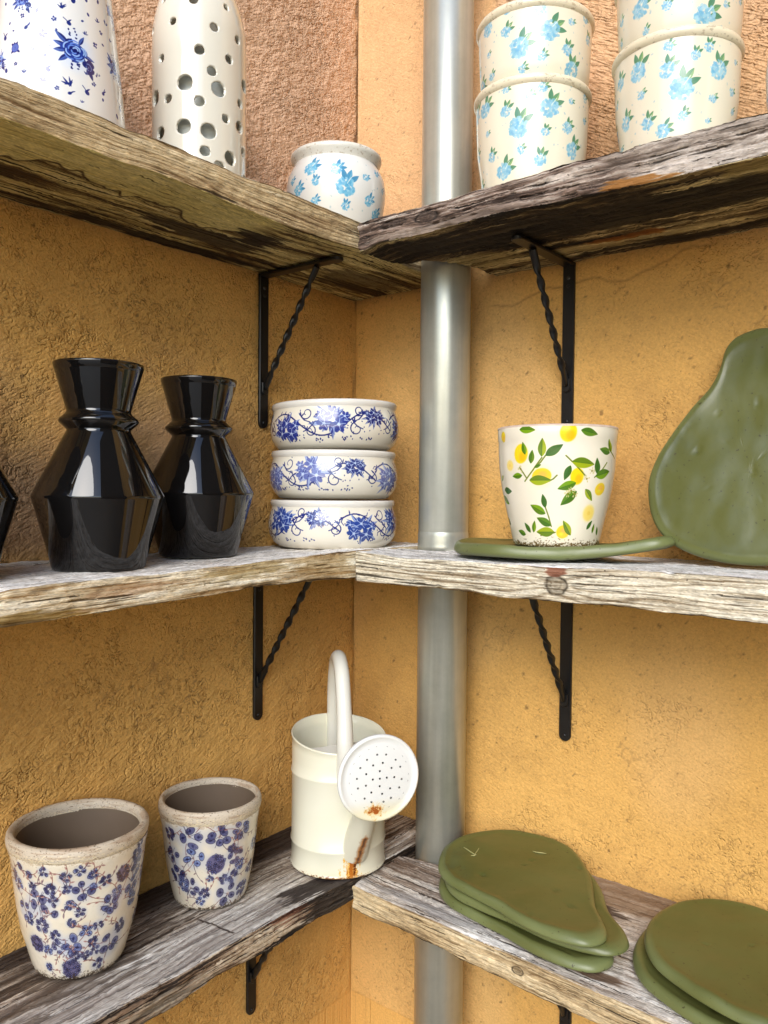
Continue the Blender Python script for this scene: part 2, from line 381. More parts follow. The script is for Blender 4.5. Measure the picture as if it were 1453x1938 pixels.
TW = 1400
def board(name, side, zb, top_tab, bot_tab, start, paint, seed, label, rough=0.0012, back_z=None):
    """side L: runs along -Y from the corner, R: runs along +X. start(q) = where the board begins at depth q from the wall.
    tables give the height of the front edges along the run."""
    D = DL if side == 'L' else DR
    Lr = 1.16
    nt_, nf_, nb_ = 66, 15, 50
    T = 0.0405
    q_top = np.linspace(0.0015, D, nt_); q_bot = np.linspace(D, 0.0015, nb_)
    qs = np.concatenate([q_top, np.full(nf_, D), q_bot]); M_ = len(qs)
    vv = np.concatenate([np.linspace(0, 0.45, nt_), np.linspace(0.4535, 0.5465, nf_), np.linspace(0.55, 1, nb_)])
    kind = np.concatenate([np.zeros(nt_), np.ones(nf_), 2*np.ones(nb_)])
    nl = 430
    t = np.linspace(0, 1, nl)[:, None]
    st = np.array([start(q) for q in qs])[None, :]
    a = st + (Lr-st)*t                     # distance along the run
    zt = interp(top_tab, a) ; zbm = interp(bot_tab, a)
    frac = (qs/D)[None, :]
    zback_t = (zb if back_z is None else back_z)
    ztop = zback_t*(1-frac) + zt*frac
    zbot = (zback_t-T)*(1-frac) + zbm*frac
    fr = np.concatenate([np.zeros(nt_), np.linspace(0, 1, nf_), np.ones(nb_)])[None, :]
    Z = np.where(kind[None, :] == 0, ztop, np.where(kind[None, :] == 2, zbot, ztop*(1-fr)+zbot*fr))
    Q = np.broadcast_to(qs[None, :], (nl, M_)).copy()
    # textures
    rgb, ht = paint()
    H_ = ht.shape[0]
    # sample the height map for true relief
    ui = np.clip((a/Lr*(ht.shape[1]-1)).astype(int), 0, ht.shape[1]-1); vi = np.clip((vv*(H_-1)).astype(int), 0, H_-1)[None, :]
    hs = ht[vi, ui]-0.6
    wav = fnoise(nl, M_, 26, 9, seed+30)*0.0004 + fnoise(nl, M_, 3, 3, seed+31)*0.00025
    amp = rough*1.6*hs + wav
    k0 = kind[None, :] == 0; k2 = kind[None, :] == 2; k1 = kind[None, :] == 1
    Z = Z + np.where(k0, amp, 0) - np.where(k2, amp, 0)
    Q = Q + np.where(k1, amp*1.2, 0)
    # worn edges: pull both long front edges in, unevenly, with chips
    for e0 in (nt_-0.5, nt_+nf_-0.5):
        dist = np.abs(np.arange(M_)[None, :]-e0)
        stepm = np.where(k1, 0.0029, 0.0040)
        dm = dist*stepm
        rr = 0.0022 + 0.0016*np.clip(fnoise(1, nl, 1, 14, seed+int(e0))[0], -1, 2.5)[:, None] + 0.0035*sstep(1.7, 2.6, fnoise(1, nl, 1, 6, seed+7+int(e0))[0])[:, None]
        w_ = np.clip(1-dm/np.maximum(rr*2.2, 0.004), 0, 1)**2
        sgn = -1 if e0 < nt_+1 else 1
        Z = Z + sgn*w_*rr*0.55; Q = Q - w_*rr*0.9
    Q = np.clip(Q, 0.0012, 1)
    if side == 'L': P = np.stack([Q, -a*np.ones_like(Q), Z], -1)
    else: P = np.stack([a*np.ones_like(Q), -Q, Z], -1)
    # ragged start end
    jag = fnoise(1, M_, 1, 2, seed+44)[0]*0.0012
    if side == 'L': P[0, :, 1] += np.abs(jag)*-1
    else: P[0, :, 0] += jag
    V = P.reshape(-1, 3)
    F = grid_faces(nl, M_)
    i = np.arange(nl-1); Fb = np.stack([i*M_+M_-1, (i+1)*M_+M_-1, (i+1)*M_, i*M_], -1)
    F = np.vstack([F, Fb])
    uv = np.stack([a/Lr*np.ones_like(Q), np.broadcast_to(vv[None, :], Q.shape)], -1).reshape(-1, 2)
    if side == 'R': F = F[:, ::-1]
    # end caps as quads between top and bottom rows
    nq = 50
    ti = np.linspace(0, nt_-1, nq).astype(int); bi = M_-1-np.linspace(0, nb_-1, nq).astype(int)
    caps = []
    for base_i, flip in ((0, False), ((nl-1)*M_, True)):
        for k in range(nq-1):
            qd = [base_i+ti[k], base_i+ti[k+1], base_i+bi[k+1], base_i+bi[k]]
            caps.append(qd[::-1] if flip else qd)
    F = np.vstack([np.ascontiguousarray(F), np.array(caps)])
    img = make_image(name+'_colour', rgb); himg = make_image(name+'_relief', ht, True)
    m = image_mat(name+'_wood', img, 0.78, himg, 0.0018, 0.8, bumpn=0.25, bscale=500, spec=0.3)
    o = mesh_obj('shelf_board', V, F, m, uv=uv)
    bm_fix(o)
    sm = o.modifiers.new('split', 'EDGE_SPLIT'); sm.split_angle = math.radians(55)
    return tag(o, label, 'shelf', 'weathered wooden shelf boards in the corner')
import bmesh
def bm_fix(o):
    bm = bmesh.new(); bm.from_mesh(o.data)
    bmesh.ops.recalc_face_normals(bm, faces=bm.faces); bm.to_mesh(o.data); bm.free()

HT, HF, HB = 288, 60, 290        # texture rows for top, front and bottom
def stack(parts):
    return np.vstack([p[0] for p in parts]).astype(np.float32), np.vstack([p[1] for p in parts]).astype(np.float32)
U = lambda m: m/1.16                 # metres along the run -> 0..1

def paint_l1():
    t = wood_face(HT, TW, 101, (.42, .36, .28), (.66, .6, .5), (.78, .73, .64))
    f_ = wood_face(HF, TW, 102, (.46, .36, .24), (.76, .67, .51), (.85, .78, .64), lines=8, line_amt=.7, crack=.0, streak=.25, blot=.3, warp=.22, along=60, jit=.35)
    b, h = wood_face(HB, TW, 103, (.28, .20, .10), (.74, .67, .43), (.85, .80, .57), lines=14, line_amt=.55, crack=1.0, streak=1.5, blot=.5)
    sm, sh = wood_face(HB, TW, 104, (.62, .55, .32), (.82, .77, .50), (.88, .84, .62), lines=2, line_amt=.1, crack=-.4, streak=.2, blot=.35)
    v = np.linspace(0, 1, HB)[:, None]; u = np.linspace(0, 1, TW)[None, :]
    edge = .40 - .25*sstep(.42, .30, u)*0 + .05*fnoise(1, TW, 1, 60, 9)[0][None, :] + .02*fnoise(1, TW, 1, 12, 10)[0][None, :]
    m = sstep(0.0, 0.012, edge-v)*sstep(.30, .36, u+0.02*v)
    rag = np.exp(-((edge-v)/.012)**2)*sstep(.30, .4, u)
    b = b*(1-m[..., None]) + sm*m[..., None]; h = h*(1-m)+sh*m
    b = mixc(b, (.16, .10, .05), rag*.75); h = h - rag*.35
    b = blotch(b, U(.36), .38, .035, .16, (.10, .07, .04), .85, 1); b = blotch(b, U(.40), .62, .10, .10, (.13, .09, .05), .7, 2)
    b = blotch(b, U(.45), .93, .16, .08, (.12, .08, .04), .8, 3); b = blotch(b, U(.10), .55, .07, .3, (.17, .12, .06), .55, 4)
    b = blotch(b, U(.24), .80, .02, .02, (.12, .08, .04), .7, 5); b = blotch(b, U(.47), .72, .012, .03, (.14, .09, .05), .9, 6, .2)
    return stack([t, f_, (b, h)])
def paint_r1():
    t = wood_face(HT, TW, 111, (.36, .31, .26), (.6, .55, .48), (.72, .68, .62))
    f_, fh = wood_face(HF, TW, 112, (.20, .15, .12), (.48, .40, .35), (.74, .69, .64), lines=6, line_amt=.6, crack=.55, streak=1.0, blot=1.2, knots=[(U(.325), .45, 22, 9), (U(.27), .4, 26, 8)], warp=1.1, along=40)
    g, gh = wood_face(HF, TW, 113, (.36, .31, .27), (.62, .57, .52), (.76, .72, .68), lines=6, line_amt=.45, crack=.3, streak=.8, blot=.5, along=40)
    u = np.linspace(0, 1, TW)[None, :]; m = sstep(U(.52), U(.66), u + .02*fnoise(HF, TW, 12, 30, 5))
    f_ = f_*(1-m[..., None])+g*m[..., None]; fh = fh*(1-m)+gh*m
    f_ = blotch(f_, U(.30), .9, .06, .25, (.62, .56, .50), .55, 11); f_ = blotch(f_, U(.40), .85, .09, .2, (.58, .52, .47), .5, 12)
    f_ = blotch(f_, U(.61), .93, .030, .17, (.58, .38, .16), .85, 13, .9)
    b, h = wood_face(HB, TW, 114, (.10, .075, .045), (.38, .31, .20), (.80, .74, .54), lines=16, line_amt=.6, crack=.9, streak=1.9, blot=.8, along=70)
    b = blotch(b, U(.42), .25, .25, .16, (.11, .08, .05), .8, 14); b = blotch(b, U(.62), .38, .22, .2, (.09, .07, .045), .8, 15)
    b = blotch(b, U(.45), .80, .12, .05, (.62, .57, .40), .7, 16, .8); b = blotch(b, U(.56), .72, .06, .04, (.52, .30, .10), .8, 17, .7)
    b = blotch(b, U(.80), .10, .08, .07, (.58, .52, .32), .7, 18, .6)
    b = blotch(b, U(.78), .78, .1, .06, (.58, .53, .38), .6, 19, .9); b = blotch(b, U(.62), .90, .2, .04, (.08, .06, .04), .8, 20, .6)
    b = blotch(b, U(.33), .66, .06, .1, (.50, .44, .26), .5, 21, .9)
    return stack([t, (f_, fh), (b, h)])
def paint_l2():
    t, th_ = wood_face(HT, TW, 121, (.60, .55, .50), (.90, .88, .85), (.97, .96, .94), lines=5, line_amt=.15, crack=.1, streak=.4, blot=.3)
    t = blotch(t, U(.1), .3, .1, .4, (.5, .44, .38), .5, 31)
    f_, fh = wood_face(HF, TW, 122, (.60, .48, .32), (.86, .80, .68), (.94, .91, .83), lines=4, line_amt=.6, crack=.0, streak=.6, blot=.7, along=45, warp=.4, jit=.4)
    f_ = blotch(f_, U(.30), .4, .05, .5, (.62, .50, .30), .4, 32); f_ = blotch(f_, U(.44), .3, .06, .3, (.6, .5, .28), .45, 33)
    f_ = blotch(f_, U(.60), .45, .05, .2, (.6, .42, .28), .35, 34); f_ = blotch(f_, U(.73), .95, .05, .25, (.5, .38, .15), .7, 35)
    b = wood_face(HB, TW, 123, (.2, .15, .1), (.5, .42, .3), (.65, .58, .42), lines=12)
    return stack([(t, th_), (f_, fh), b])
def paint_r2():
    t, th_ = wood_face(HT, TW, 131, (.58, .55, .52), (.88, .87, .85), (.96, .95, .94), lines=7, line_amt=.25, crack=.1, streak=.4, blot=.3)
    f_, fh = wood_face(HF, TW, 132, (.50, .43, .33), (.83, .79, .70), (.91, .89, .82), lines=6.5, line_amt=.85, crack=.0, streak=.3, blot=.3, knots=[(U(.523), .55, 17, 15)], warp=.30, jit=.4)
    f_ = blotch(f_, U(.522), .1, .012, .25, (.45, .22, .14), .7, 41, .2)
    b = wood_face(HB, TW, 133, (.2, .15, .1), (.5, .42, .3), (.65, .58, .42), lines=12)
    return stack([(t, th_), (f_, fh), b])
def paint_l3():
    t, th_ = wood_face(HT, TW, 141, (.30, .23, .18), (.68, .63, .57), (.92, .90, .86), lines=20, line_amt=.7, crack=.3, streak=.8, blot=.4, warp=.6)
    v = np.linspace(0, 1, HT)[:, None]; u = np.linspace(0, 1, TW)[None, :]
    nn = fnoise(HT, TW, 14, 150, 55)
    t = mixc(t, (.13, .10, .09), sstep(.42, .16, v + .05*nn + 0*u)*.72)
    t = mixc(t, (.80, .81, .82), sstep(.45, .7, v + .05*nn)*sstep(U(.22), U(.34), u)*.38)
    t = blotch(t, U(.27), .92, .06, .14, (.14, .11, .10), .8, 51, .8); t = blotch(t, U(.62), .5, .1, .25, (.3, .25, .21), .6, 52, .9)
    # saw mark across the board
    cut = np.exp(-(((u-U(.452)) + .012*(v-.7))/.0011)**2)*sstep(.58, .60, v)*sstep(.92, .90, v)
    t = mixc(t, (.12, .08, .06), cut*.9); th_ = th_ - cut*.5
    f_, fh = wood_face(HF, TW, 142, (.16, .12, .09), (.50, .41, .33), (.76, .70, .61), lines=7, line_amt=.6, crack=.7, streak=1.4, blot=1.0, along=45)
    f_ = blotch(f_, U(.28), .5, .06, .9, (.11, .09, .08), .75, 53); f_ = blotch(f_, U(.56), .7, .05, .3, (.66, .62, .55), .55, 54, .9)
    f_ = blotch(f_, U(.37), .15, .03, .3, (.45, .2, .13), .35, 55, .9)
    b = wood_face(HB, TW, 143, (.1, .08, .05), (.35, .28, .2), (.5, .42, .3), lines=12)
    return stack([(t, np.clip(th_, 0, 1)), (f_, fh), b])
def paint_r3():
    t, th_ = wood_face(HT, TW, 151, (.44, .36, .30), (.76, .72, .67), (.90, .88, .85), lines=12, line_amt=.35, crack=.2, streak=.6, blot=.6)
    v = np.linspace(0, 1, HT)[:, None]; u = np.linspace(0, 1, TW)[None, :]
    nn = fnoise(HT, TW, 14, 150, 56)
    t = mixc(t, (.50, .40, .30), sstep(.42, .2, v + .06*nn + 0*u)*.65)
    t = blotch(t, U(.50), .30, .06, .05, (.22, .16, .12), .7, 61, .8); t = blotch(t, U(.56), .88, .05, .04, (.36, .27, .2), .8, 62, .6)
    t = blotch(t, U(.36), .90, .10, .04, (.58, .56, .55), .6, 63, .6); t = blotch(t, U(.72), .9, .02, .1, (.42, .2, .12), .7, 64)
    f_ , fh = wood_face(HF, TW, 152, (.45, .36, .24), (.72, .63, .48), (.83, .76, .62), lines=6, line_amt=.5, crack=.3, streak=.5, blot=.5, knots=[(U(.478), .5, 9, 8)], along=50, warp=.4, jit=.5)
    b = wood_face(HB, TW, 153, (.2, .15, .1), (.5, .42, .3), (.65, .58, .42), lines=12)
    return stack([(t, th_), (f_, fh), b])

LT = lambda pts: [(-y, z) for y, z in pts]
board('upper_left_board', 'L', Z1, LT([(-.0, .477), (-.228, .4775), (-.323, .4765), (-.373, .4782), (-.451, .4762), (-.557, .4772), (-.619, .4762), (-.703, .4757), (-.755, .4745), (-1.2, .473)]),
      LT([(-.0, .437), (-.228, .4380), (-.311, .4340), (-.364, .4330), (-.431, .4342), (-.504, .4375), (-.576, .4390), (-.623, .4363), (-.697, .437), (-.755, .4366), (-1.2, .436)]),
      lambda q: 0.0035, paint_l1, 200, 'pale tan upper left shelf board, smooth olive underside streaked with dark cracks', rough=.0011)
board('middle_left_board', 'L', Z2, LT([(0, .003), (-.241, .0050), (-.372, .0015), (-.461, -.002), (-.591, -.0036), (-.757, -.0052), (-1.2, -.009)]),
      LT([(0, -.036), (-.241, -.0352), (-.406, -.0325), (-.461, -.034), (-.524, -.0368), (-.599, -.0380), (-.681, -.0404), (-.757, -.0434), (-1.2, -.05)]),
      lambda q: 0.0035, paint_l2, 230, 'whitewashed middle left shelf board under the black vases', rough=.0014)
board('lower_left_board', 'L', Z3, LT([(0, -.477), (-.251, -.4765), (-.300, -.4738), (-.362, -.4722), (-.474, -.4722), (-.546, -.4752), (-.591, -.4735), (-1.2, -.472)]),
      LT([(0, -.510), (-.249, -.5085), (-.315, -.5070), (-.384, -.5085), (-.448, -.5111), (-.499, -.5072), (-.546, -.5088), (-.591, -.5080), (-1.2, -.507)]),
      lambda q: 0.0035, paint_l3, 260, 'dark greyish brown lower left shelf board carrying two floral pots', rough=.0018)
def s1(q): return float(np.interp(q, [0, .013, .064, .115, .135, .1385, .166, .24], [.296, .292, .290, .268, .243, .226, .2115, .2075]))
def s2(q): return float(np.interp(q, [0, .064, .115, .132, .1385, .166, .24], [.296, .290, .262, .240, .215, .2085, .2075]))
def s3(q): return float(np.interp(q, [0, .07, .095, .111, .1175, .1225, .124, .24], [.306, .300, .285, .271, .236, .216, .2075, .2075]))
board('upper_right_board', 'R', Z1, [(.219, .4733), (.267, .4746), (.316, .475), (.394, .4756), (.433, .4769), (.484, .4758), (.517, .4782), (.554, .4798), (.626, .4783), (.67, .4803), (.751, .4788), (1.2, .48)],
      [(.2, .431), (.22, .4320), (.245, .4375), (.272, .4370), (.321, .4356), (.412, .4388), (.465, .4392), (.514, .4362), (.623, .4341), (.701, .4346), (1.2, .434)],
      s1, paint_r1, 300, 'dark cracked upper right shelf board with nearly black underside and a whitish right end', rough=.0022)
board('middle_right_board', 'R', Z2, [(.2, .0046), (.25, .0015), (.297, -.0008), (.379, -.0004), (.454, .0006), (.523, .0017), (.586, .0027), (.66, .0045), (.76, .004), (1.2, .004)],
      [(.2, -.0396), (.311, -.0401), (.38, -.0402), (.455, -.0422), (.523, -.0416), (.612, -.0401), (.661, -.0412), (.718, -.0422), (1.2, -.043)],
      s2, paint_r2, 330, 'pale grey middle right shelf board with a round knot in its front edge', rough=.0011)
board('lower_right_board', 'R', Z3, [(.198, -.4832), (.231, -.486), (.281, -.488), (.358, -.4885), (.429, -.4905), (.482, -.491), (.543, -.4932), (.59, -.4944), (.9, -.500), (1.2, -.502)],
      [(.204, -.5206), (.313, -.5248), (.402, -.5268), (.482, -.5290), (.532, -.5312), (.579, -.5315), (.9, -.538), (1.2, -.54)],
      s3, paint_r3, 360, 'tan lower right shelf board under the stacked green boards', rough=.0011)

# ------------------------------------------------------------------ downpipe
def tube_along(pts, radii, n=16, twist=None, square=False, caps=True, flat=None):
    """sweep a circle or square along a list of points"""
    pts = [Vector(p) for p in pts]; V = []; F = []
    up = None
    for i, p in enumerate(pts):
        d = (pts[min(i+1, len(pts)-1)]-pts[max(i-1, 0)]).normalized()
        if up is None:
            a = Vector((0, 0, 1)) if abs(d.z) < 0.9 else Vector((1, 0, 0)); up = (a-d*a.dot(d)).normalized()
        else: up = (up-d*up.dot(d)).normalized()
        sdv = d.cross(up); r = radii[i] if hasattr(radii, '__len__') else radii
        tw = twist[i] if twist else 0
        for k in range(n):
            a = 2*PI*k/n
            if square:
                c, s_ = math.cos(a), math.sin(a); m_ = max(abs(c), abs(s_))**0.85; x, y = c/m_*r, s_/m_*r
            else: x, y = math.cos(a)*r, math.sin(a)*r
            if flat: x, y = x*flat[i][0], y*flat[i][1]
            ca, sa = math.cos(tw), math.sin(tw); x, y = x*ca-y*sa, x*sa+y*ca
            V.append(p+sdv*x+up*y)
    for i in range(len(pts)-1):
        for k in range(n):
            F.append((i*n+k, i*n+(k+1) % n, (i+1)*n+(k+1) % n, (i+1)*n+k))
    if caps: F.append(tuple(range(n-1, -1, -1))); F.append(tuple((len(pts)-1)*n+k for k in range(n)))
    return [tuple(v) for v in V], F
def pipe_mat():
    m, nt, b = new_mat('zinc_material')
    tc = nt.nodes.new('ShaderNodeTexCoord'); mp = nt.nodes.new('ShaderNodeMapping'); mp.inputs['Scale'].default_value = (60, 60, 3)
    n = nt.nodes.new('ShaderNodeTexNoise'); n.inputs['Scale'].default_value = 1; n.inputs['Detail'].default_value = 6
    nt.links.new(tc.outputs['Object'], mp.inputs[0]); nt.links.new(mp.outputs[0], n.inputs['Vector'])
    n3 = nt.nodes.new('ShaderNodeTexNoise'); n3.inputs['Scale'].default_value = 7; n3.inputs['Detail'].default_value = 8; n3.inputs['Roughness'].default_value = 0.7
    nt.links.new(tc.outputs['Object'], n3.inputs['Vector'])
    ad = nt.nodes.new('ShaderNodeMath'); ad.operation = 'ADD'; nt.links.new(n.outputs['Fac'], ad.inputs[0]); nt.links.new(n3.outputs['Fac'], ad.inputs[1])
    mr = nt.nodes.new('ShaderNodeMapRange'); mr.inputs['From Min'].default_value = 0.7; mr.inputs['From Max'].default_value = 1.3
    nt.links.new(ad.outputs[0], mr.inputs['Value'])
    cr = nt.nodes.new('ShaderNodeValToRGB'); e = cr.color_ramp.elements
    e[0].color = (0.36, 0.365, 0.31, 1); e[1].color = (0.60, 0.60, 0.52, 1)
    nt.links.new(mr.outputs[0], cr.inputs['Fac']); nt.links.new(cr.outputs['Color'], b.inputs['Base Color'])
    b.inputs['Metallic'].default_value = 0.55
    m2 = nt.nodes.new('ShaderNodeMapRange'); m2.inputs['To Min'].default_value = 0.38; m2.inputs['To Max'].default_value = 0.27
    nt.links.new(mr.outputs[0], m2.inputs['Value']); nt.links.new(m2.outputs[0], b.inputs['Roughness'])
    bp = nt.nodes.new('ShaderNodeBump'); bp.inputs['Strength'].default_value = 0.15; bp.inputs['Distance'].default_value = 0.0006
    nt.links.new(n3.outputs['Fac'], bp.inputs['Height']); nt.links.new(bp.outputs[0], b.inputs['Normal'])
    return m
ZINC = pipe_mat()
PX, PY = 0.2440, -0.070
def lathe(name, prof, mat, parent, n=96, loc=(0, 0, 0), vmap=None, wob=0.0, seed=0, closed=False, slant=None):
    """prof = list of (radius, height); uv u = angle / 2pi, v = height scaled by vmap (z0, z1)"""
    prof = np.array(prof, dtype=float); m_ = len(prof)
    th = np.linspace(-PI, PI, n+1)
    R = np.broadcast_to(prof[None, :, 0], (n+1, m_)).copy(); Zz = np.broadcast_to(prof[None, :, 1], (n+1, m_)).copy()
    if wob:
        w_ = fnoise(n, m_, n*0.12, m_*0.4, seed+5); w_ = np.vstack([w_, w_[:1]])
        R = R*(1+wob*w_)
    if slant is not None: Zz = Zz + slant(th[:, None], prof[None, :, 1])
    V = np.stack([R*np.cos(th)[:, None]+loc[0], R*np.sin(th)[:, None]+loc[1], Zz+loc[2]], -1).reshape(-1, 3)
    z0, z1 = vmap if vmap else (prof[:, 1].min(), prof[:, 1].max()+1e-6)
    uv = np.stack([np.broadcast_to(((th+PI)/(2*PI))[:, None], (n+1, m_)), np.broadcast_to(((prof[:, 1]-z0)/(z1-z0))[None, :], (n+1, m_))], -1).reshape(-1, 2)
    o = mesh_obj(name, V, grid_faces(n+1, m_), mat, parent, uv=uv)
    bm = bmesh.new(); bm.from_mesh(o.data)
    bmesh.ops.remove_doubles(bm, verts=bm.verts, dist=1e-6)
    bmesh.ops.recalc_face_normals(bm, faces=bm.faces); bm.to_mesh(o.data); bm.free()
    return o
pipe = tag(empty('downpipe', (PX, PY, -1.3)), 'grey zinc downpipe running down the corner through all shelves', 'downpipe')
lathe('pipe', [(.0375, 0), (.0390, 0), (.0390, 1.301), (.0392, 1.3015), (.0392, 2.99), (.0375, 2.99)], ZINC, pipe, n=80)
lathe('joint_sleeve', [(.0393, 1.299), (.0400, 1.300), (.0402, 1.306), (.0397, 1.309), (.0402, 1.313), (.0397, 1.317), (.0401, 1.321), (.0395, 1.326), (.0392, 1.328)], ZINC, pipe, n=80)

# ------------------------------------------------------------------ black iron brackets
IRON = noise_mat('black_iron', (0.004, 0.004, 0.0045), (0.009, 0.009, 0.0095), 60, 0.36, 0.25, 300, dist=0.0006, spec=0.5)
SCREW = noise_mat('screw_steel', (0.05, 0.05, 0.05), (0.12, 0.12, 0.12), 60, 0.4, 0, 300, metallic=0.8)
def flat_bar(L, w=0.0185, t=0.0045, round_far=True, n=10):
    """bar in local X (length) Y (width) Z (thickness), centred on Y, from x=0"""
    pts = [(0, -w/2), (L-w/2, -w/2)]
    if round_far:
        for k in range(1, n): a = -PI/2+PI*k/n; pts.append((L-w/2+math.cos(a)*w/2, math.sin(a)*w/2))
    pts += [(L-w/2, w/2), (0, w/2)]
    m_ = len(pts); b = 0.0008
    V = []
    for z, s_ in ((0, 1), (t-b, 1), (t, 0.92)):
        for x, y in pts: V.append((x if s_ == 1 else x-(b if x > L*.5 else -b), y*s_, z))
    F = [tuple(range(m_-1, -1, -1))]
    for l in range(2):
        for k in range(m_): F.append((l*m_+k, l*m_+(k+1) % m_, (l+1)*m_+(k+1) % m_, (l+1)*m_+k))
    F.append(tuple(2*m_+k for k in range(m_)))
    return V, F
def xf(V, Mx): return [tuple(Mx @ Vector(v)) for v in V]
def bracket(side, pos, ztop, label):
    """local frame: a = out from the wall, b = along the wall, c = up"""
    if side == 'L': A, B, O = Vector((1, 0, 0)), Vector((0, 1, 0)), Vector((0.0015, pos, ztop))
    else: A, B, O = Vector((0, -1, 0)), Vector((1, 0, 0)), Vector((pos, -0.0015, ztop))
    Cc = Vector((0, 0, 1))
    root = tag(empty('shelf_bracket', O), label, 'bracket', 'black iron brackets under the shelves')
    def mat3(ex, ey, ez, o): 
        m4 = Matrix.Identity(4)
        for i in range(3): m4[i][0], m4[i][1], m4[i][2], m4[i][3] = ex[i], ey[i], ez[i], o[i]
        return m4
    V, F = flat_bar(0.2445)
    o1 = mesh_obj('wall_arm', xf(V, mat3(-Cc, B, A, Vector((0, 0, 0)))), F, IRON, root, smooth=False)
    V, F = flat_bar(0.168)
    o2 = mesh_obj('shelf_arm', xf(V, mat3(A, B, -Cc, Vector((0, 0, 0)))), F, IRON, root, smooth=False)
    p0 = A*0.118 - Cc*0.006; p1 = A*0.006 - Cc*0.181
    N = 60; pts = [p0.lerp(p1, i/(N-1)) for i in range(N)]
    tw = []; 
    for i in range(N):
        q = min(1, max(0, (i/(N-1)-0.10)/0.78)); tw.append(q*PI*6.5)
    V, F = tube_along(pts, 0.0046, n=12, twist=tw, square=True, flat=[(1.2, .62)]*N)
    mesh_obj('twisted_brace', V, F, IRON, root)
    V, F = flat_bar(0.020, w=0.013, t=0.004)
    mesh_obj('brace_foot', xf(V, mat3(-Cc, B, A, A*0.0042 - Cc*0.172)), F, IRON, root, smooth=False)
    for dz in (0.022, 0.034, 0.236):
        c = A*0.0046 - Cc*dz
        V, F = [], []
        for l, (rr, hh) in enumerate(((0.0030, 0), (0.0027, 0.0009), (0.0012, 0.0013))):
            for k in range(12):
                a = 2*PI*k/12; V.append(tuple(c + B*math.cos(a)*rr + Cc*math.sin(a)*rr + A*hh))
        for l in range(2):
            for k in range(12): F.append((l*12+k, l*12+(k+1) % 12, (l+1)*12+(k+1) % 12, (l+1)*12+k))
        F.append(tuple(24+k for k in range(12)))
        mesh_obj('screw', V, F, SCREW if dz == 0.022 else IRON, root)
    return root
bracket('L', -0.2317, 0.4338, 'black twisted bracket under upper left shelf, above the stacked bowls')
bracket('L', -0.2401, -0.0345, 'black twisted bracket under middle left shelf, above the watering can')
bracket('L', -0.2514, -0.5095, 'black bracket at the bottom, under the lower left shelf')
bracket('R', 0.4212, 0.4330, 'black twisted bracket on right wall above the lemon pot')
bracket('R', 0.4249, -0.0405, 'black twisted bracket under middle right shelf, above the green board stack')
bracket('R', 0.4324, -0.5190, 'black bracket barely visible under the lower right shelf')

# ------------------------------------------------------------------ painting decoration on unrolled surfaces
class Canvas:
    def __init__(s, Rref, z0, z1, base, px=0.00038):
        s.R, s.z0, s.z1, s.px = Rref, z0, z1, px
        s.W = int(2*PI*Rref/px); s.H = int((z1-z0)/px)
        s.a = np.ones((s.H, s.W, 3), dtype=np.float32)*np.array(base, dtype=np.float32)
        s.rg = np.random.default_rng(int(Rref*1e5)+7)
    def win(s, x, y, r):
        i0, i1 = int((y-r)/s.px), int((y+r)/s.px)+2; j0, j1 = int((x-r)/s.px), int((x+r)/s.px)+2
        i0 = max(0, i0); i1 = min(s.H, i1)
        if i1 <= i0: return None
        ii = np.arange(i0, i1)[:, None]; jj = np.arange(j0, j1)[None, :]
        return ii, jj, jj*s.px-x, ii*s.px-y
    def put(s, w, m, col, al):
        ii, jj = w[0], w[1] % s.W
        m = (m*al)[..., None]
        s.a[ii, jj] = s.a[ii, jj]*(1-m)+np.array(col, dtype=np.float32)*m
    def xy(s, ang, z): return (ang+PI)*s.R, z-s.z0
    def ell(s, x, y, a, b, rot, col, al=1.0, soft=0.0004, ring=None):
        w = s.win(x, y, max(a, b)*1.4+soft*2)
        if w is None: return
        dx, dy = w[2], w[3]; c, n = math.cos(rot), math.sin(rot)
        p = (dx*c+dy*n)/a; q = (-dx*n+dy*c)/b; d = np.sqrt(p*p+q*q); k = soft/min(a, b)
        if ring: m = np.exp(-((d-1)*min(a, b)/ring)**2)
        else: m = sstep(1+k, 1-k, d)
        s.put(w, m, col, al)
    def leaf(s, x0, y0, x1, y1, wd, col, al=1.0, mid=None, soft=0.0003):
        L = math.hypot(x1-x0, y1-y0)+1e-9
        w = s.win((x0+x1)/2, (y0+y1)/2, L*0.75)
        if w is None: return
        ex, ey = (x1-x0)/L, (y1-y0)/L
        dx = w[2]+(x1-x0)/2; dy = w[3]+(y1-y0)/2
        t = (dx*ex+dy*ey)/L; n = -dx*ey+dy*ex
        hw = wd*np.clip(np.sin(np.clip(t, 0, 1)*PI), 0, 1)**0.8*(1.15-0.5*t)
        m = sstep(soft, -soft, np.abs(n)-hw)*(t > 0)*(t < 1)
        s.put(w, m, col, al)
        if mid is not None:
            s.put(w, m*(n > 0), mid, 0.55); s.put(w, m*np.exp(-(n/0.00035)**2), mid, 0.8)
    def stroke(s, pts, wd, col, al=1.0, taper=True):
        n = len(pts)
        for i in range(n-1):
            (x0, y0), (x1, y1) = pts[i], pts[i+1]
            L2 = (x1-x0)**2+(y1-y0)**2+1e-12
            ww = wd*(1-0.6*i/n if taper else 1)
            w = s.win((x0+x1)/2, (y0+y1)/2, math.sqrt(L2)/2+ww*2)
            if w is None: continue
            dx = w[2]+(x0+x1)/2-x0; dy = w[3]+(y0+y1)/2-y0
            t = np.clip((dx*(x1-x0)+dy*(y1-y0))/L2, 0, 1)
            d = np.hypot(dx-t*(x1-x0), dy-t*(y1-y0))
            s.put(w, sstep(ww+0.0003, ww-0.0003, d), col, al)
    def image(s, name): return make_image(name, s.a)

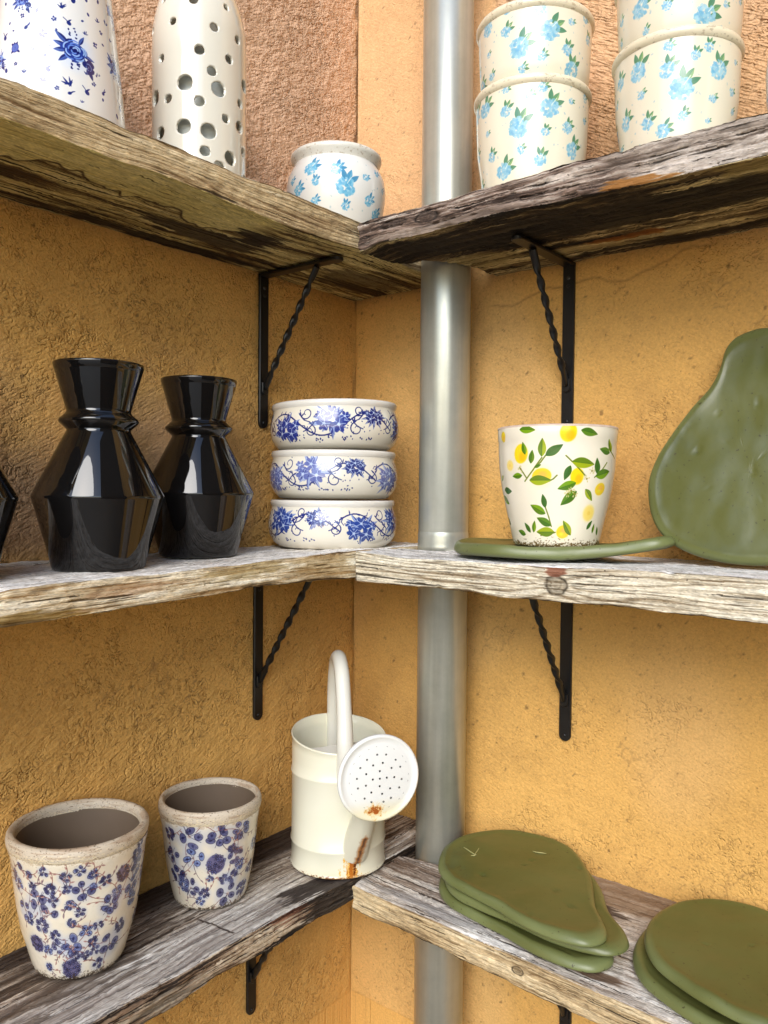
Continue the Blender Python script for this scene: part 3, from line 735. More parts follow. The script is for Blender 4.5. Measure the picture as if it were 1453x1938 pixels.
def rose(c, ang, z, size, rg):
    """cobalt transfer print rose with leaves and buds"""
    x, y = c.xy(ang, z); r = size*.42
    D = (.09, .12, .40); Md = (.15, .24, .58); Lt = (.60, .73, .94)
    c.ell(x, y, r*1.5, r*1.5, 0, (.80, .86, .96), .6, soft=r*0.6)
    for a, L, w_ in ((2.3, 1.9, .22), (2.75, 1.6, .2), (3.3, 1.55, .2), (1.2, 1.5, .16), (4.0, 1.6, .2), (-.1, 1.55, .16)):
        a += rg.uniform(-.15, .15); c.leaf(x+math.cos(a)*r*.6, y+math.sin(a)*r*.6, x+math.cos(a)*r*L, y+math.sin(a)*r*L, r*w_, D, .95, (.35, .48, .78))
    for k in range(16):
        a = rg.uniform(0, 2*PI); q = r*rg.uniform(.45, .85)
        c.ell(x+math.cos(a)*q, y+math.sin(a)*q*.85, r*.30, r*.22, a+PI/2, D if rg.uniform() < .6 else Md, .95)
    c.ell(x, y, r*.72, r*.62, 0, Md, 1); c.ell(x-r*.05, y+r*.05, r*.4, r*.34, 0, D, 1)
    for rr, n_ in ((.22, 2), (.42, 3), (.62, 4), (.84, 5)):
        for k in range(n_):
            a0 = 2*PI*k/n_+rg.uniform(-.4, .4); sp = 2*PI/n_*.62; off = rg.uniform(-.05, .05)*r
            pts = [(x+off+math.cos(a0+t*sp/6)*r*(rr+.05*math.sin(t/6*PI)), y+math.sin(a0+t*sp/6)*r*.86*(rr+.05*math.sin(t/6*PI))) for t in range(7)]
            c.stroke(pts, max(.0003, r*.055), Lt if k % 2 == 0 else (.40, .54, .86), .85, taper=False)
    bx, by = x+r*1.0, y-r*.95
    for k in range(7): a = rg.uniform(0, 6.3); c.ell(bx+math.cos(a)*r*.25, by+math.sin(a)*r*.32, r*.26, r*.24, a, D, .95)
    c.ell(bx, by, r*.2, r*.26, .3, Lt, .7, ring=.0004); c.leaf(bx, by-r*.2, bx+r*.3, by-r*.95, r*.16, D, .95)
    for a, L in ((1.5, 1.7), (1.8, 1.55), (4.5, 1.5), (4.9, 1.35), (5.6, 2.0)):
        for q in np.linspace(.95, L, 5): c.ell(x+math.cos(a)*r*q+rg.normal()*r*.06, y+math.sin(a)*r*q+rg.normal()*r*.06, r*.09, r*.06, rg.uniform(0, 3), D, .9, soft=.0002)
def small_rose(c, ang, z, size, rg):
    x, y = c.xy(ang, z); r = size*.45; D = (.10, .13, .42)
    for a in (1.1, 1.7, 2.4, 3.9, 5.5): L_ = rg.uniform(1.15, 1.6); a += rg.uniform(-.2, .2); c.leaf(x+math.cos(a)*r*.6, y+math.sin(a)*r*.6, x+math.cos(a)*r*L_, y+math.sin(a)*r*L_, r*.24, D)
    c.ell(x, y, r*.8, r*.9, 0, (.14, .2, .55), 1)
    for k in range(3): c.ell(x, y, r*(.22+.2*k), r*(.2+.22*k), .4*k, (.55, .66, .92), .7, ring=.0004)
def sprig(c, ang, z, size, kind, rg):
    x, y = c.xy(ang, z); D = (.12, .17, .46); r = size*.5
    if kind == 2:
        for k in range(5): a = 2*PI*k/5+rg.uniform(0, 1); c.ell(x+math.cos(a)*r*.5, y+math.sin(a)*r*.5, r*.33, r*.26, a, D)
        c.ell(x, y, r*.15, r*.15, 0, (.9, .9, .9), .8)
    elif kind == 3:
        a = rg.uniform(-1, 1)-PI/2; c.stroke([(x-math.cos(a)*r, y-math.sin(a)*r), (x, y+r*.1)], .0004, D, 1)
        c.ell(x+math.cos(a)*r*.3, y+math.sin(a)*r*.3, r*.45, r*.35, a, D); c.leaf(x, y, x+r*.7, y+r*.6, r*.16, D)
    elif kind == 4:
        for k in range(5): a = .3+k*.6+rg.uniform(-.3, .3); L_ = rg.uniform(.6, 1.1); c.leaf(x+rg.normal()*r*.2, y-r*.3+rg.normal()*r*.1, x+math.cos(a)*r*L_, y+math.sin(a)*r*L_, r*.14, D, .95)
    else: c.ell(x, y, r*.9, r*.6, rg.uniform(0, 3), D, .95, soft=.0003)
def hydrangea(c, ang, z, size, rg, green=True, blue=(.50, .73, .84)):
    x, y = c.xy(ang, z); r = size*.47
    side = rg.uniform(0.2, 1.3)
    gl = (.50, .66, .42) if green else (.36, .64, .78); gd = (.32, .53, .40) if green else (.26, .54, .70)
    for k in range(3 if size > .012 else 2):
        a = side+(k-1)*.55; c.leaf(x+math.cos(a)*r*.5, y+math.sin(a)*r*.6, x+math.cos(a)*r*1.75, y+math.sin(a)*r*1.85, r*.30, gl if k % 2 else gd, .9, gd)
    b = np.array(blue)
    n = int(22+size*2200)
    for k in range(n):
        a = rg.uniform(0, 2*PI); q = math.sqrt(rg.uniform(0, 1))*r
        sh = rg.uniform(-.12, .10)
        c.ell(x+math.cos(a)*q*.98, y-r*.12+math.sin(a)*q*.92, r*.20, r*.14, rg.uniform(0, 3), np.clip(b+(sh*1.3, sh*.8, sh*.4), 0, 1), .75, soft=.0004)
    for k in range(4): 
        a0 = rg.uniform(0, 6); rr = r*(.3+.17*k)
        c.stroke([(x+math.cos(a0+t*.3)*rr, y-r*.1+math.sin(a0+t*.3)*rr) for t in range(5)], .0003, (.42, .64, .86), .6)
    c.stroke([(x+math.cos(side)*r*.3, y+r*.2), (x+math.cos(side-.3)*r*.9, y+r*.9)], .0005, (.93, .94, .88), .8)
def dots(c, n, rg, col=(.72, .80, .80), s=0.0014):
    for k in range(n):
        x, y = rg.uniform(0, c.W*c.px), rg.uniform(0, c.H*c.px)
        c.ell(x, y, s*rg.uniform(.5, 1.1), s*rg.uniform(.35, .8), rg.uniform(0, 3), col, rg.uniform(.4, .9), soft=.0004)
def filler(c, known, rg, lo, hi, zlo, zhi, n, kinds=None, gap=.011):
    """continue the printed pattern round the side not covered by the listed motifs"""
    out = []; pts = [(c.xy(m[0], m[1])) for m in known]
    for _ in range(n*50):
        if len(out) >= n: break
        a = rg.uniform(-PI, PI); z = rg.uniform(zlo, zhi)
        if -2.3 < a < .75: continue
        x, y = c.xy(a, z)
        if all(math.hypot((x-p[0]+c.W*c.px/2) % (c.W*c.px)-c.W*c.px/2, y-p[1]) > gap for p in pts):
            pts.append((x, y)); out.append((a, z, rg.uniform(lo, hi)))
    return out
def speckle_edge(c, zlo, zhi, col, seed, up=True, dens=1.0):
    """worn, chipped glaze: z range in object height"""
    y = (np.arange(c.H)*c.px+c.z0)[:, None]
    n = fnoise(c.H, c.W, 4, 7, seed)*.6+fnoise(c.H, c.W, 1.6, 2.2, seed+1)*.5
    t = (y-zlo)/(zhi-zlo); t = t if up else 1-t
    m = sstep(-.25, .15, (1.0-t*2.2)+n*.9-.3)*(t >= -.2)*dens*np.clip(1.4-t, 0, 1)
    c.a = mixc(c.a, col, np.clip(m, 0, 1)*.85)
def glaze(c, seed, amt=.02, warm=(.93, .88, .78), wamt=.25):
    n = fnoise(c.H, c.W, 60, 90, seed); c.a = mixc(c.a, np.array(warm), np.clip(.35*n+.2, 0, 1)*wamt)
    ck = np.clip(1-np.abs(band(c.H, c.W, 11, seed+1))*14, 0, 1)
    c.a = c.a*(1-ck*amt)[..., None]

# ------------------------------------------------------------------ top left: vase, lantern, jar
rg = np.random.default_rng(3)
A_VASE = [(-0.28,0.0762,0.0318,0),(-1.18,0.073,0.0124,1),(-1.13,0.1252,0.0191,0),(0.49,0.08,0.0202,0),(0.52,0.1444,0.0131,1),(-0.75,0.0881,0.0076,2),(-0.59,0.106,0.0048,2),(-0.38,0.1058,0.0077,3),(-0.68,0.051,0.0076,3),(-0.74,0.0377,0.0076,4),(-0.39,0.0387,0.0096,4),(-0.13,0.0361,0.0077,3),(-0.35,0.0293,0.0057,3),(0.56,0.0401,0.0091,3),(-0.55,0.0941,0.0024,5),(-1.09,0.1075,0.0043,2),(-1.0,0.0956,0.0067,3),(-1.42,0.0883,0.0077,3),(0.21,0.1098,0.004,2),(0.07,0.0915,0.0049,2),(0.23,0.097,0.0025,5),(0.2,0.1436,0.0035,5),(-0.05,0.1382,0.0039,5),(-0.03,0.1223,0.0029,5),(-0.14,0.1122,0.0024,5),(-1.24,0.0924,0.0019,5),(-0.71,0.0646,0.0033,5),(-0.9,0.0707,0.0038,2),(-1.15,0.0555,0.0033,2),(-1.01,0.0462,0.0043,4),(-0.54,0.0314,0.0038,2),(-0.0,0.0469,0.0039,2),(0.15,0.0343,0.0025,5),(0.17,0.0427,0.0059,3),(-0.19,0.0227,0.0034,4),(-1.49,0.1259,0.0029,5),(-1.33,0.1016,0.0024,5),(-0.85,0.1144,0.0067,3),(-0.47,0.121,0.0077,4),(0.15,0.1207,0.0059,4),(0.35,0.1245,0.006,4),(-0.1,0.0994,0.0049,4),(-1.32,0.05,0.0038,5),(-1.49,0.0637,0.0154,0),(-0.12,0.055,0.0048,4),(0.46,0.0259,0.004,5),(0.68,0.0309,0.0031,5),(0.45,0.1088,0.005,4),(-0.28,0.1339,0.0097,3),(0.09,0.059,0.0039,4),(-0.64,0.0756,0.0014,5)]
c = Canvas(.068, 0, .24, (.90, .90, .89), .00032)
for a, z, s_ in filler(c, A_VASE, rg, .006, .022, .01, .22, 60, gap=.016): (rose if s_ > .014 else lambda C, A, Z, Q, G_: sprig(C, A, Z, Q, int(rg.integers(2, 6)), G_))(c, a, z, s_ if s_ > .014 else s_*.7, rg)
for a, z, s_, k in A_VASE:
    if k == 0: rose(c, a, z, s_*1.05, rg)
    elif k == 1: small_rose(c, a, z, s_, rg)
    else: sprig(c, a, z, s_*1.55, k, rg)
m = image_mat('blue_rose_glaze', c.image('blue_rose_print'), .12, coat=.6, bumpn=.05, bscale=30)
AX, AY = .1, -.637
t = tag(empty('rose_vase', (AX, AY, Z1+.001)), 'tall white vase printed with cobalt blue roses, far left of the upper shelf', 'vase')
prof = [(.0, .0), (.066, .0), (.0725, .003), (.0738, .008), (.0732, .02), (.0700, .06), (.0645, .11), (.0588, .16), (.0555, .195), (.054, .215)]
lathe('body', prof, m, t, n=120, vmap=(0, .24), wob=.002)
lathe('rim', [(.054, .215), (.0565, .222), (.0568, .2265), (.055, .229), (.052, .227), (.0505, .2)], noise_mat('white_glaze', (.78, .78, .77), (.82, .82, .8), 20, .12, .03, 40, coat=.6, rr=.03), t, n=96)

CREAM = noise_mat('cream_glaze', (.72, .69, .58), (.78, .75, .65), 12, .13, .06, 25, coat=.6, rr=.03)
def lantern():
    X, Y = .1, -.438
    holes = [(-1.25,0.1961,0.0092),(-0.81,0.2225,0.0112),(-0.38,0.1916,0.0106),(-0.07,0.2241,0.0084),(-1.59,0.2291,0.0073),(-1.99,0.1995,0.0088),(0.22,0.1897,0.0102),(-0.68,0.1602,0.0118),(-1.56,0.1546,0.01),(-0.03,0.1588,0.0107),(-0.43,0.1368,0.0119),(-0.98,0.1193,0.0184),(-0.28,0.1167,0.0179),(0.53,0.1399,0.0159),(-1.81,0.1098,0.0181),(-1.37,0.1021,0.0112),(-0.68,0.0973,0.0125),(0.32,0.1118,0.0109),(-0.11,0.0831,0.0107),(-1.01,0.0655,0.0177),(-0.49,0.062,0.0185),(0.31,0.0814,0.015),(-1.6,0.0628,0.0147),(-0.56,0.0368,0.0125),(0.02,0.0358,0.0168),(0.49,0.0536,0.0117),(-1.2,.028,.012),(-.25,.02,.015),(.6,.02,.013)]
    rg = np.random.default_rng(8)
    for _ in range(400):
        a, z, d = rg.uniform(.85, 2*PI-2.1), rg.uniform(.02, .23), rg.uniform(.009, .018)
        if all(math.hypot(((a-b_+PI) % (2*PI)-PI)*.06, z-y_) > (d+e_)/2+.009 for b_, y_, e_ in holes): holes.append((a, z, d))
    zs = np.concatenate([np.linspace(0, .205, 150), np.linspace(.207, .29, 70)])
    R = np.interp(zs, [0, .003, .18, .205, .222, .235, .247, .2566, .265, .274, .284, .29], [.0585, .0604, .0608, .0603, .0577, .0545, .0508, .046, .040, .032, .027, .026])
    R = np.convolve(np.pad(R, 4, 'edge'), np.ones(9)/9, 'valid')
    n = 288; th = np.linspace(-PI, PI, n, endpoint=False)
    TH, ZZ = np.meshgrid(th, zs, indexing='ij'); RR = np.broadcast_to(R, TH.shape)
    tx = TH.copy(); zz = ZZ.copy(); inside = np.zeros(TH.shape, bool)
    for a, z, d in holes:
        da = ((TH-a+PI) % (2*PI)-PI)*.06; dz = ZZ-z; q = np.hypot(da, dz); r = d/2*1.08
        near = (q < r+.0011) & (q > r-.0009)
        k = np.where(near, r/np.maximum(q, 1e-5), 1)
        tx = np.where(near, a+da*k/.06, tx); zz = np.where(near, z+dz*k, zz)
        inside |= q < r-.0009
    rr = np.interp(zz.ravel(), zs, R).reshape(zz.shape)
    V = np.stack([rr*np.cos(tx), rr*np.sin(tx), zz], -1).reshape(-1, 3)
    F = grid_faces(n, len(zs), wrap=True)
    keep = ~inside.ravel()[F].any(axis=1)
    t = tag(empty('candle_lantern', (X, Y, Z1+.001)), 'cream bottle shaped ceramic lantern pierced with round holes', 'lantern')
    o = mesh_obj('pierced_shell', V, F[keep], CREAM, t)
    bm = bmesh.new(); bm.from_mesh(o.data); bmesh.ops.delete(bm, geom=[v_ for v_ in bm.verts if not v_.link_faces], context='VERTS'); bm.to_mesh(o.data); bm.free()
    sm = o.modifiers.new('thick', 'SOLIDIFY'); sm.thickness = .0042; sm.offset = -1
    g, nt, b = new_mat('inner_glass'); b.inputs['Base Color'].default_value = (.88, .92, .90, 1); b.inputs['Transmission Weight'].default_value = .12; b.inputs['Roughness'].default_value = .08
    pr = [(.0, .002), (.044, .002)] + [(.044+.0012*math.sin(i*.9), .004+i*.003) for i in range(60)]
    lathe('glass_insert', pr, g, t, n=64)
lantern()

def jar_like(name, X, Y, z0, prof, rimprof, decor, base, label, cat, group, H, Rref, green, seed, edge=(.62, .55, .45), coat=.5, hin=None, blue=(.56, .76, .84), nfill=26, dotn=90, parent_rot=0):
    rg = np.random.default_rng(seed)
    c = Canvas(Rref, 0, H, base, .0004)
    glaze(c, seed)
    dots(c, dotn*2, rg, (.66, .76, .78), .0017)
    for a, z, s_ in filler(c, decor, rg, .009, .024, .012, H-.02, nfill, gap=.02): hydrangea(c, a, z, s_, rg, green, blue)
    for a, z, s_ in decor: hydrangea(c, a, z, s_*1.12, rg, green, blue)
    m = image_mat(name+'_glaze', c.image(name+'_print'), .2, coat=coat*.5, bumpn=.08, bscale=30)
    t = tag(empty(name, (X, Y, z0)), label, cat, group)
    lathe('body', prof, m, t, n=128, vmap=(0, H), wob=.0025, seed=seed)
    c2 = Canvas(Rref, 0, .03, (base[0]*.985, base[1]*.975, base[2]*.95), .0005)
    n_ = sstep(1.2, 2.1, fnoise(c2.H, c2.W, 3, 6, seed+9)+.6*fnoise(c2.H, c2.W, 1.3, 2, seed+10)); c2.a = mixc(c2.a, edge, n_*.5)
    m2 = image_mat(name+'_rim_glaze', c2.image(name+'_rim_print'), .3, coat=.2, bumpn=.3, bscale=160)
    lathe('rim', rimprof, m2, t, n=128, vmap=(rimprof[0][1], rimprof[0][1]+.03), wob=.002, seed=seed+3)
    return t
C_JAR = [(-1.37,0.0957,0.0194),(-0.84,0.0926,0.017),(-0.65,0.068,0.0261),(-1.26,0.0743,0.0114),(-1.87,0.0838,0.0105),(-1.69,0.0678,0.0162),(-0.23,0.0854,0.0103),(0.12,0.0995,0.0105),(-0.12,0.0533,0.015),(-0.65,0.0393,0.0114),(0.16,0.0388,0.0164),(0.35,0.0773,0.0095),(-1.29,0.0473,0.0114)]
jar_like('flower_jar', .1, -.168, Z1+.001,
    [(0, 0), (.052, 0), (.058, .004), (.066, .02), (.0735, .045), (.0772, .068), (.0778, .084), (.0755, .099), (.0705, .110), (.0662, .1165), (.0655, .119)],
    [(.0655, .119), (.0668, .123), (.0700, .1275), (.0712, .131), (.0708, .1345), (.0685, .1368), (.0655, .1365), (.063, .133), (.0615, .12), (.064, .105), (.071, .09), (.0735, .07), (.07, .05), (.055, .012), (0, .008)],
    C_JAR, (.90, .90, .88), 'small round white jar with pale blue flowers standing alone beside the downpipe', 'jar', None, .14, .073, False, 21, blue=(.45, .72, .84))

# ------------------------------------------------------------------ top right: stacked hydrangea pots
D_LOW = [(-2.04,0.1255,0.0208),(-1.54,0.1372,0.0092),(-1.12,0.1242,0.0109),(-0.91,0.134,0.0127),(-1.54,0.1106,0.0147),(-0.77,0.1098,0.0236),(-0.36,0.1218,0.008),(0.05,0.1353,0.0112),(-1.31,0.0877,0.0256),(-0.42,0.0875,0.0146),(-0.84,0.0787,0.0109),(-1.97,0.091,0.0075),(-2.39,0.0725,0.0135),(-1.28,0.0582,0.0103),(-1.9,0.0597,0.0132),(-0.91,0.0451,0.0164),(-0.26,0.0623,0.0203),(-1.63,0.0363,0.0223),(0.07,0.1068,0.0093)]
D_UP = [(-2.04,0.1351,0.0188),(-1.57,0.1436,0.0102),(-1.01,0.136,0.0162),(-1.6,0.1173,0.0147),(-0.83,0.1118,0.0253),(-0.43,0.1251,0.0091),(-0.06,0.1383,0.0111),(0.07,0.1158,0.013),(-1.36,0.0937,0.0255),(-0.49,0.0894,0.0145),(-0.96,0.0785,0.0116),(-2.01,0.0995,0.0075),(-2.44,0.0888,0.0116),(-1.95,0.0704,0.0105),(-0.37,0.0669,0.0201),(-1.3,0.0658,0.0109)]
E_LOW = [(-1.87,0.1092,0.0215),(-1.37,0.1249,0.0113),(-0.75,0.1215,0.0112),(-0.96,0.1121,0.0112),(-0.56,0.0986,0.0209),(-0.15,0.1139,0.0065),(-1.38,0.0994,0.0178),(-1.16,0.0768,0.0258),(-0.21,0.0791,0.0098),(-1.82,0.0801,0.0099),(-0.64,0.0658,0.0097),(-2.5,0.0869,0.0087),(-2.21,0.059,0.017),(-1.73,0.0467,0.0148),(-1.13,0.0474,0.0113),(-1.46,0.0339,0.0163),(-0.1,0.0597,0.0082),(-0.69,0.0414,0.0065),(-2.67,0.1258,0.007)]
E_UP = [(-1.89,0.0923,0.0215),(-1.43,0.0826,0.0113),(-0.83,0.0686,0.0241),(-0.46,0.0831,0.0081),(-1.8,0.0639,0.0092),(-2.46,0.0704,0.0086),(-0.05,0.0964,0.0082)]
def pot_prof(k=1.0, H=.1405, low=.066):
    body = [(0, 0), (low*.9, 0), (low*.97, .003), (low, .008), (.0685*k, .04), (.0738*k, .075), (.0752*k, .1), (.0762*k, .125), (.0765*k, H)]
    rim = [(.0765*k, H), (.0785*k, H+.002), (.0800*k, H+.005), (.0800*k, H+.009), (.0785*k, H+.0115), (.0755*k, H+.0115), (.0735*k, H+.008), (.0725*k, H-.01), (.0720*k, .1), (.0700*k, .075), (.064*k, .04), (.060*k, .012), (0, .010)]
    return body, rim
bp_, rp_ = pot_prof()
GP = 'cream pots with blue hydrangea print on the upper right shelf'
jar_like('hydrangea_pot', .418, -.12, Z1+.002, bp_, rp_, D_LOW, (.93, .90, .81), 'blue flowered cream pot, lower of the two stacked beside the downpipe', 'flower pot', GP, .155, .075, True, 31)
bu, ru = pot_prof(1.0)
jar_like('hydrangea_pot', .421, -.12, Z1+.002+.0955, [(0, 0), (.0595, 0), (.0612, .004), (.063, .03), (.0665, .052), (.0725, .066)]+bu[5:], ru, D_UP, (.93, .90, .81), 'blue flowered cream pot, upper of the two stacked beside the downpipe', 'flower pot', GP, .155, .075, True, 32)
be, re_ = pot_prof(.965, .1335)
jar_like('hydrangea_pot', .616, -.12, Z1+.003, be, re_, E_LOW, (.91, .88, .79), 'blue flowered cream pot at the bottom of the right hand stack', 'flower pot', GP, .15, .0725, True, 33)
jar_like('hydrangea_pot', .618, -.12, Z1+.003+.090, [(0, 0), (.0575, 0), (.0595, .004), (.061, .03), (.064, .048), (.069, .06)]+be[5:], re_, E_UP, (.91, .88, .79), 'blue flowered cream pot cut by the top edge, upper one of the right hand stack', 'flower pot', GP, .15, .0725, True, 34)
jar_like('hydrangea_pot', .803, -.125, Z1+.003, [(0, 0), (.060, 0), (.066, .004), (.0735, .02), (.0795, .05), (.0808, .08), (.0785, .11), (.072, .135)], [(.072, .135), (.074, .139), (.074, .143), (.071, .145), (.068, .143), (.068, .13), (.07, .1), (.07, .05), (.055, .012), (0, .01)],
    [(-2.9,0.0766,0.0127),(-2.71,0.0495,0.0078),(-2.68,0.0912,0.0078)], (.91, .90, .86), 'rounded pot with blue flowers just entering at the right edge', 'flower pot', GP, .15, .078, True, 35)

# ------------------------------------------------------------------ middle left: black vases
BLACK = noise_mat('black_glass', (.004, .004, .004), (.007, .006, .006), 8, .03, .02, 14, coat=0.0, rr=.01, dist=.002)
BLACK.node_tree.nodes['Principled BSDF'].inputs['IOR'].default_value = 1.58; BLACK.node_tree.nodes['Principled BSDF'].inputs['Coat IOR'].default_value = 1.6
def black_vase(X, Y, label, z=.0, s=1.0):
    t = tag(empty('black_vase', (X, Y, z)), label, 'vase', 'glossy black angular vases')
    q = lambda pr: [(r*s, h*s) for r, h in pr]
    lathe('body', q([(0, 0), (.049, 0), (.0515, .0012), (.0525, .004), (.0545, .014), (.0732, .0815), (.0740, .0836), (.0736, .0858), (.0372, .1572), (.0358, .1596), (.0358, .1612)]), BLACK, t, n=128)
    lathe('collar_ring', q([(.0358, .1612), (.0372, .1628), (.0438, .1690), (.0449, .1712), (.0440, .1734), (.0385, .1785), (.0362, .1812), (.0360, .1835)]), BLACK, t, n=128)
    lathe('neck', q([(.0360, .1835), (.0366, .1860), (.0483, .2275), (.0484, .2285), (.0489, .2290), (.0506, .2352), (.0504, .2368), (.0493, .2374), (.0482, .2366), (.0470, .2290), (.0345, .186), (.033, .165), (.034, .157)]), BLACK, t, n=128)
    return t
black_vase(.118, -.597, 'glossy black angular vase, the large middle one, in front of the left wall', -.003)
black_vase(.084, -.4245, 'glossy black angular vase nearest the corner, beside the stacked bowls', .001)
black_vase(.118, -.7765, 'glossy black vase cut off by the left edge of the photo', -.005)

# ------------------------------------------------------------------ middle left: three stacked bowls
def bowl_canvas(seed, shift, ink, ink2):
    rg = np.random.default_rng(seed)
    c = Canvas(.098, 0, .080, (.90, .88, .82), .00036); glaze(c, seed, .015)
    Wm = c.W*c.px; per = Wm/3
    def flower(x, y, r, col, lt):
        for k in range(6): a = 2*PI*k/6+rg.uniform(-.3, .3); c.ell(x+math.cos(a)*r*.55, y+math.sin(a)*r*.5, r*.46, r*.28, a, col, .92)
        for k in range(5): a = 2*PI*k/5+rg.uniform(-.3, .3); c.stroke([(x, y), (x+math.cos(a)*r*.8, y+math.sin(a)*r*.7)], .0004, lt, .85)
        c.ell(x, y, r*.2, r*.2, 0, lt, .8); 
    def spiral(x, y, r, a0, d, w=.0009, turns=1.1):
        pts = []
        for t in range(22):
            q = t/21; rr = r*(1-.72*q); a = a0+d*q*turns*2*PI; pts.append((x+math.cos(a)*rr, y+math.sin(a)*rr))
        c.stroke(pts, w, ink, .95); return pts
    for rep in range(3):
        ox = rep*per+shift
        # vine
        pts = [(ox+q*per, .036+.017*math.sin(q*2*PI*1.5+.5)) for q in np.linspace(0, 1, 40)]
        c.stroke(pts, .0010, ink, .95, taper=False)
        for k in range(1, 39, 2):
            a = rg.uniform(0, 6.3); L = rg.uniform(.004, .009); c.leaf(*pts[k], pts[k][0]+math.cos(a)*L, pts[k][1]+math.sin(a)*L, .0011, ink, .9)
            if k % 6 == 1: c.stroke([pts[k], (pts[k][0]+math.cos(a+1)*.006, pts[k][1]+math.sin(a+1)*.007), (pts[k][0]+math.cos(a+1.6)*.010, pts[k][1]+math.sin(a+1.4)*.011)], .0007, ink, .9)
        # big bouquets
        for fx, fy, sz, cc in ((.16, .030, 1.45, ink2), (.52, .042, 1.5, ink2), (.84, .047, 1.0, ink)):
            x, y = ox+fx*per, fy
            lt = (.76, .82, .92)
            for k in range(22):
                a = rg.uniform(0, 2*PI); L = rg.uniform(.010, .020)*sz
                c.leaf(x+math.cos(a)*.004, y+math.sin(a)*.004, x+math.cos(a)*L*1.25, y+math.sin(a)*L, .0021*sz, cc, .9, lt)
            for k, (dx, dy, r) in enumerate(((-.008, -.004, .0075), (.006, -.005, .0085), (0, .006, .0075), (.012, .003, .0055), (-.012, .005, .005))):
                flower(x+dx*sz, y+dy*sz, r*sz, cc, lt)
            for k in range(12): c.ell(x+rg.normal()*.013*sz, y-abs(rg.normal())*.010, .0012, .0008, rg.uniform(0, 3), ink, .85, soft=.0003)
        # scrolls, sprigs and berries
        for sx, sy, r, a0, d in ((.33, .052, .0095, 3.6, 1), (.36, .026, .009, 1.2, -1), (.69, .028, .010, 2.0, 1), (.72, .055, .008, 5.2, -1), (.97, .030, .009, 1.0, -1)):
            p_ = spiral(ox+sx*per, sy, r, a0, d)
            ex, ey = p_[0]; c.stroke([(ex, ey), (ex+.006*d, ey-.006), (ex+.014*d, ey-.009)], .0009, ink, .9)
            for k in range(3): c.leaf(ex, ey, ex+rg.uniform(-.009, .009), ey+rg.uniform(.002, .010), .0012, ink, .9)
        for k in range(26):
            q = rg.uniform(0, 1); x, y = ox+q*per, rg.uniform(.012, .066)
            c.ell(x, y, .0011, .0008, rg.uniform(0, 3), ink, .85, soft=.0003)
        for q in (.26, .44, .62, .78):
            x, y = ox+q*per, .012
            for k in range(7): c.ell(x+rg.normal()*.005, y+abs(rg.normal())*.003, .0014, .0010, rg.uniform(0, 3), ink, .9, soft=.0003)
    speckle_edge(c, .066, .078, (.85, .79, .68), seed+4, up=False, dens=.5)
    return c
def bowl(X, Y, z, seed, shift, ink, ink2, label, tilt=(0, 0), fade=0):
    c = bowl_canvas(seed, shift, ink, ink2)
    m = image_mat('bowl_glaze', c.image('bowl_print'), .14, coat=.5, bumpn=.06, bscale=30)
    t = tag(empty('scroll_bowl', (X, Y, z)), label, 'bowl', 'white bowls with blue scroll print stacked in the corner')
    body = [(0, .0), (.080, .0), (.085, .0015), (.093, .009), (.0985, .019), (.1005, .031), (.1000, .042), (.0975, .052), (.0955, .059), (.0955, .0625)]
    lathe('body', body, m, t, n=144, vmap=(0, .08), wob=.0015, seed=seed)
    m2 = noise_mat('bowl_rim_glaze', (.74, .70, .62), (.82, .79, .73), 40, .2, .1, 60, coat=.4, rr=.05)
    lathe('rim', [(.0955, .0625), (.0972, .066), (.0974, .070), (.096, .0725), (.0925, .0725), (.0905, .068), (.091, .05), (.09, .02), (.07, .008), (0, .007)], m2, t, n=144, wob=.001, seed=seed)
    t.rotation_euler = (tilt[0], tilt[1], 0)
    return t
INK = (.13, .17, .45)
bowl(.1085, -.180, .0035, 61, .03, INK, (.15, .25, .56), 'bottom bowl of the stack of three blue and white bowls')
bowl(.1095, -.1795, .0780, 62, .085, (.18, .22, .46), (.38, .42, .66), 'middle bowl of the stack of three, its blue print the faintest')
bowl(.1115, -.1785, .1515, 63, .115, (.12, .15, .42), (.15, .20, .52), 'top bowl of the stack of three blue and white bowls', tilt=(.012, -.02))

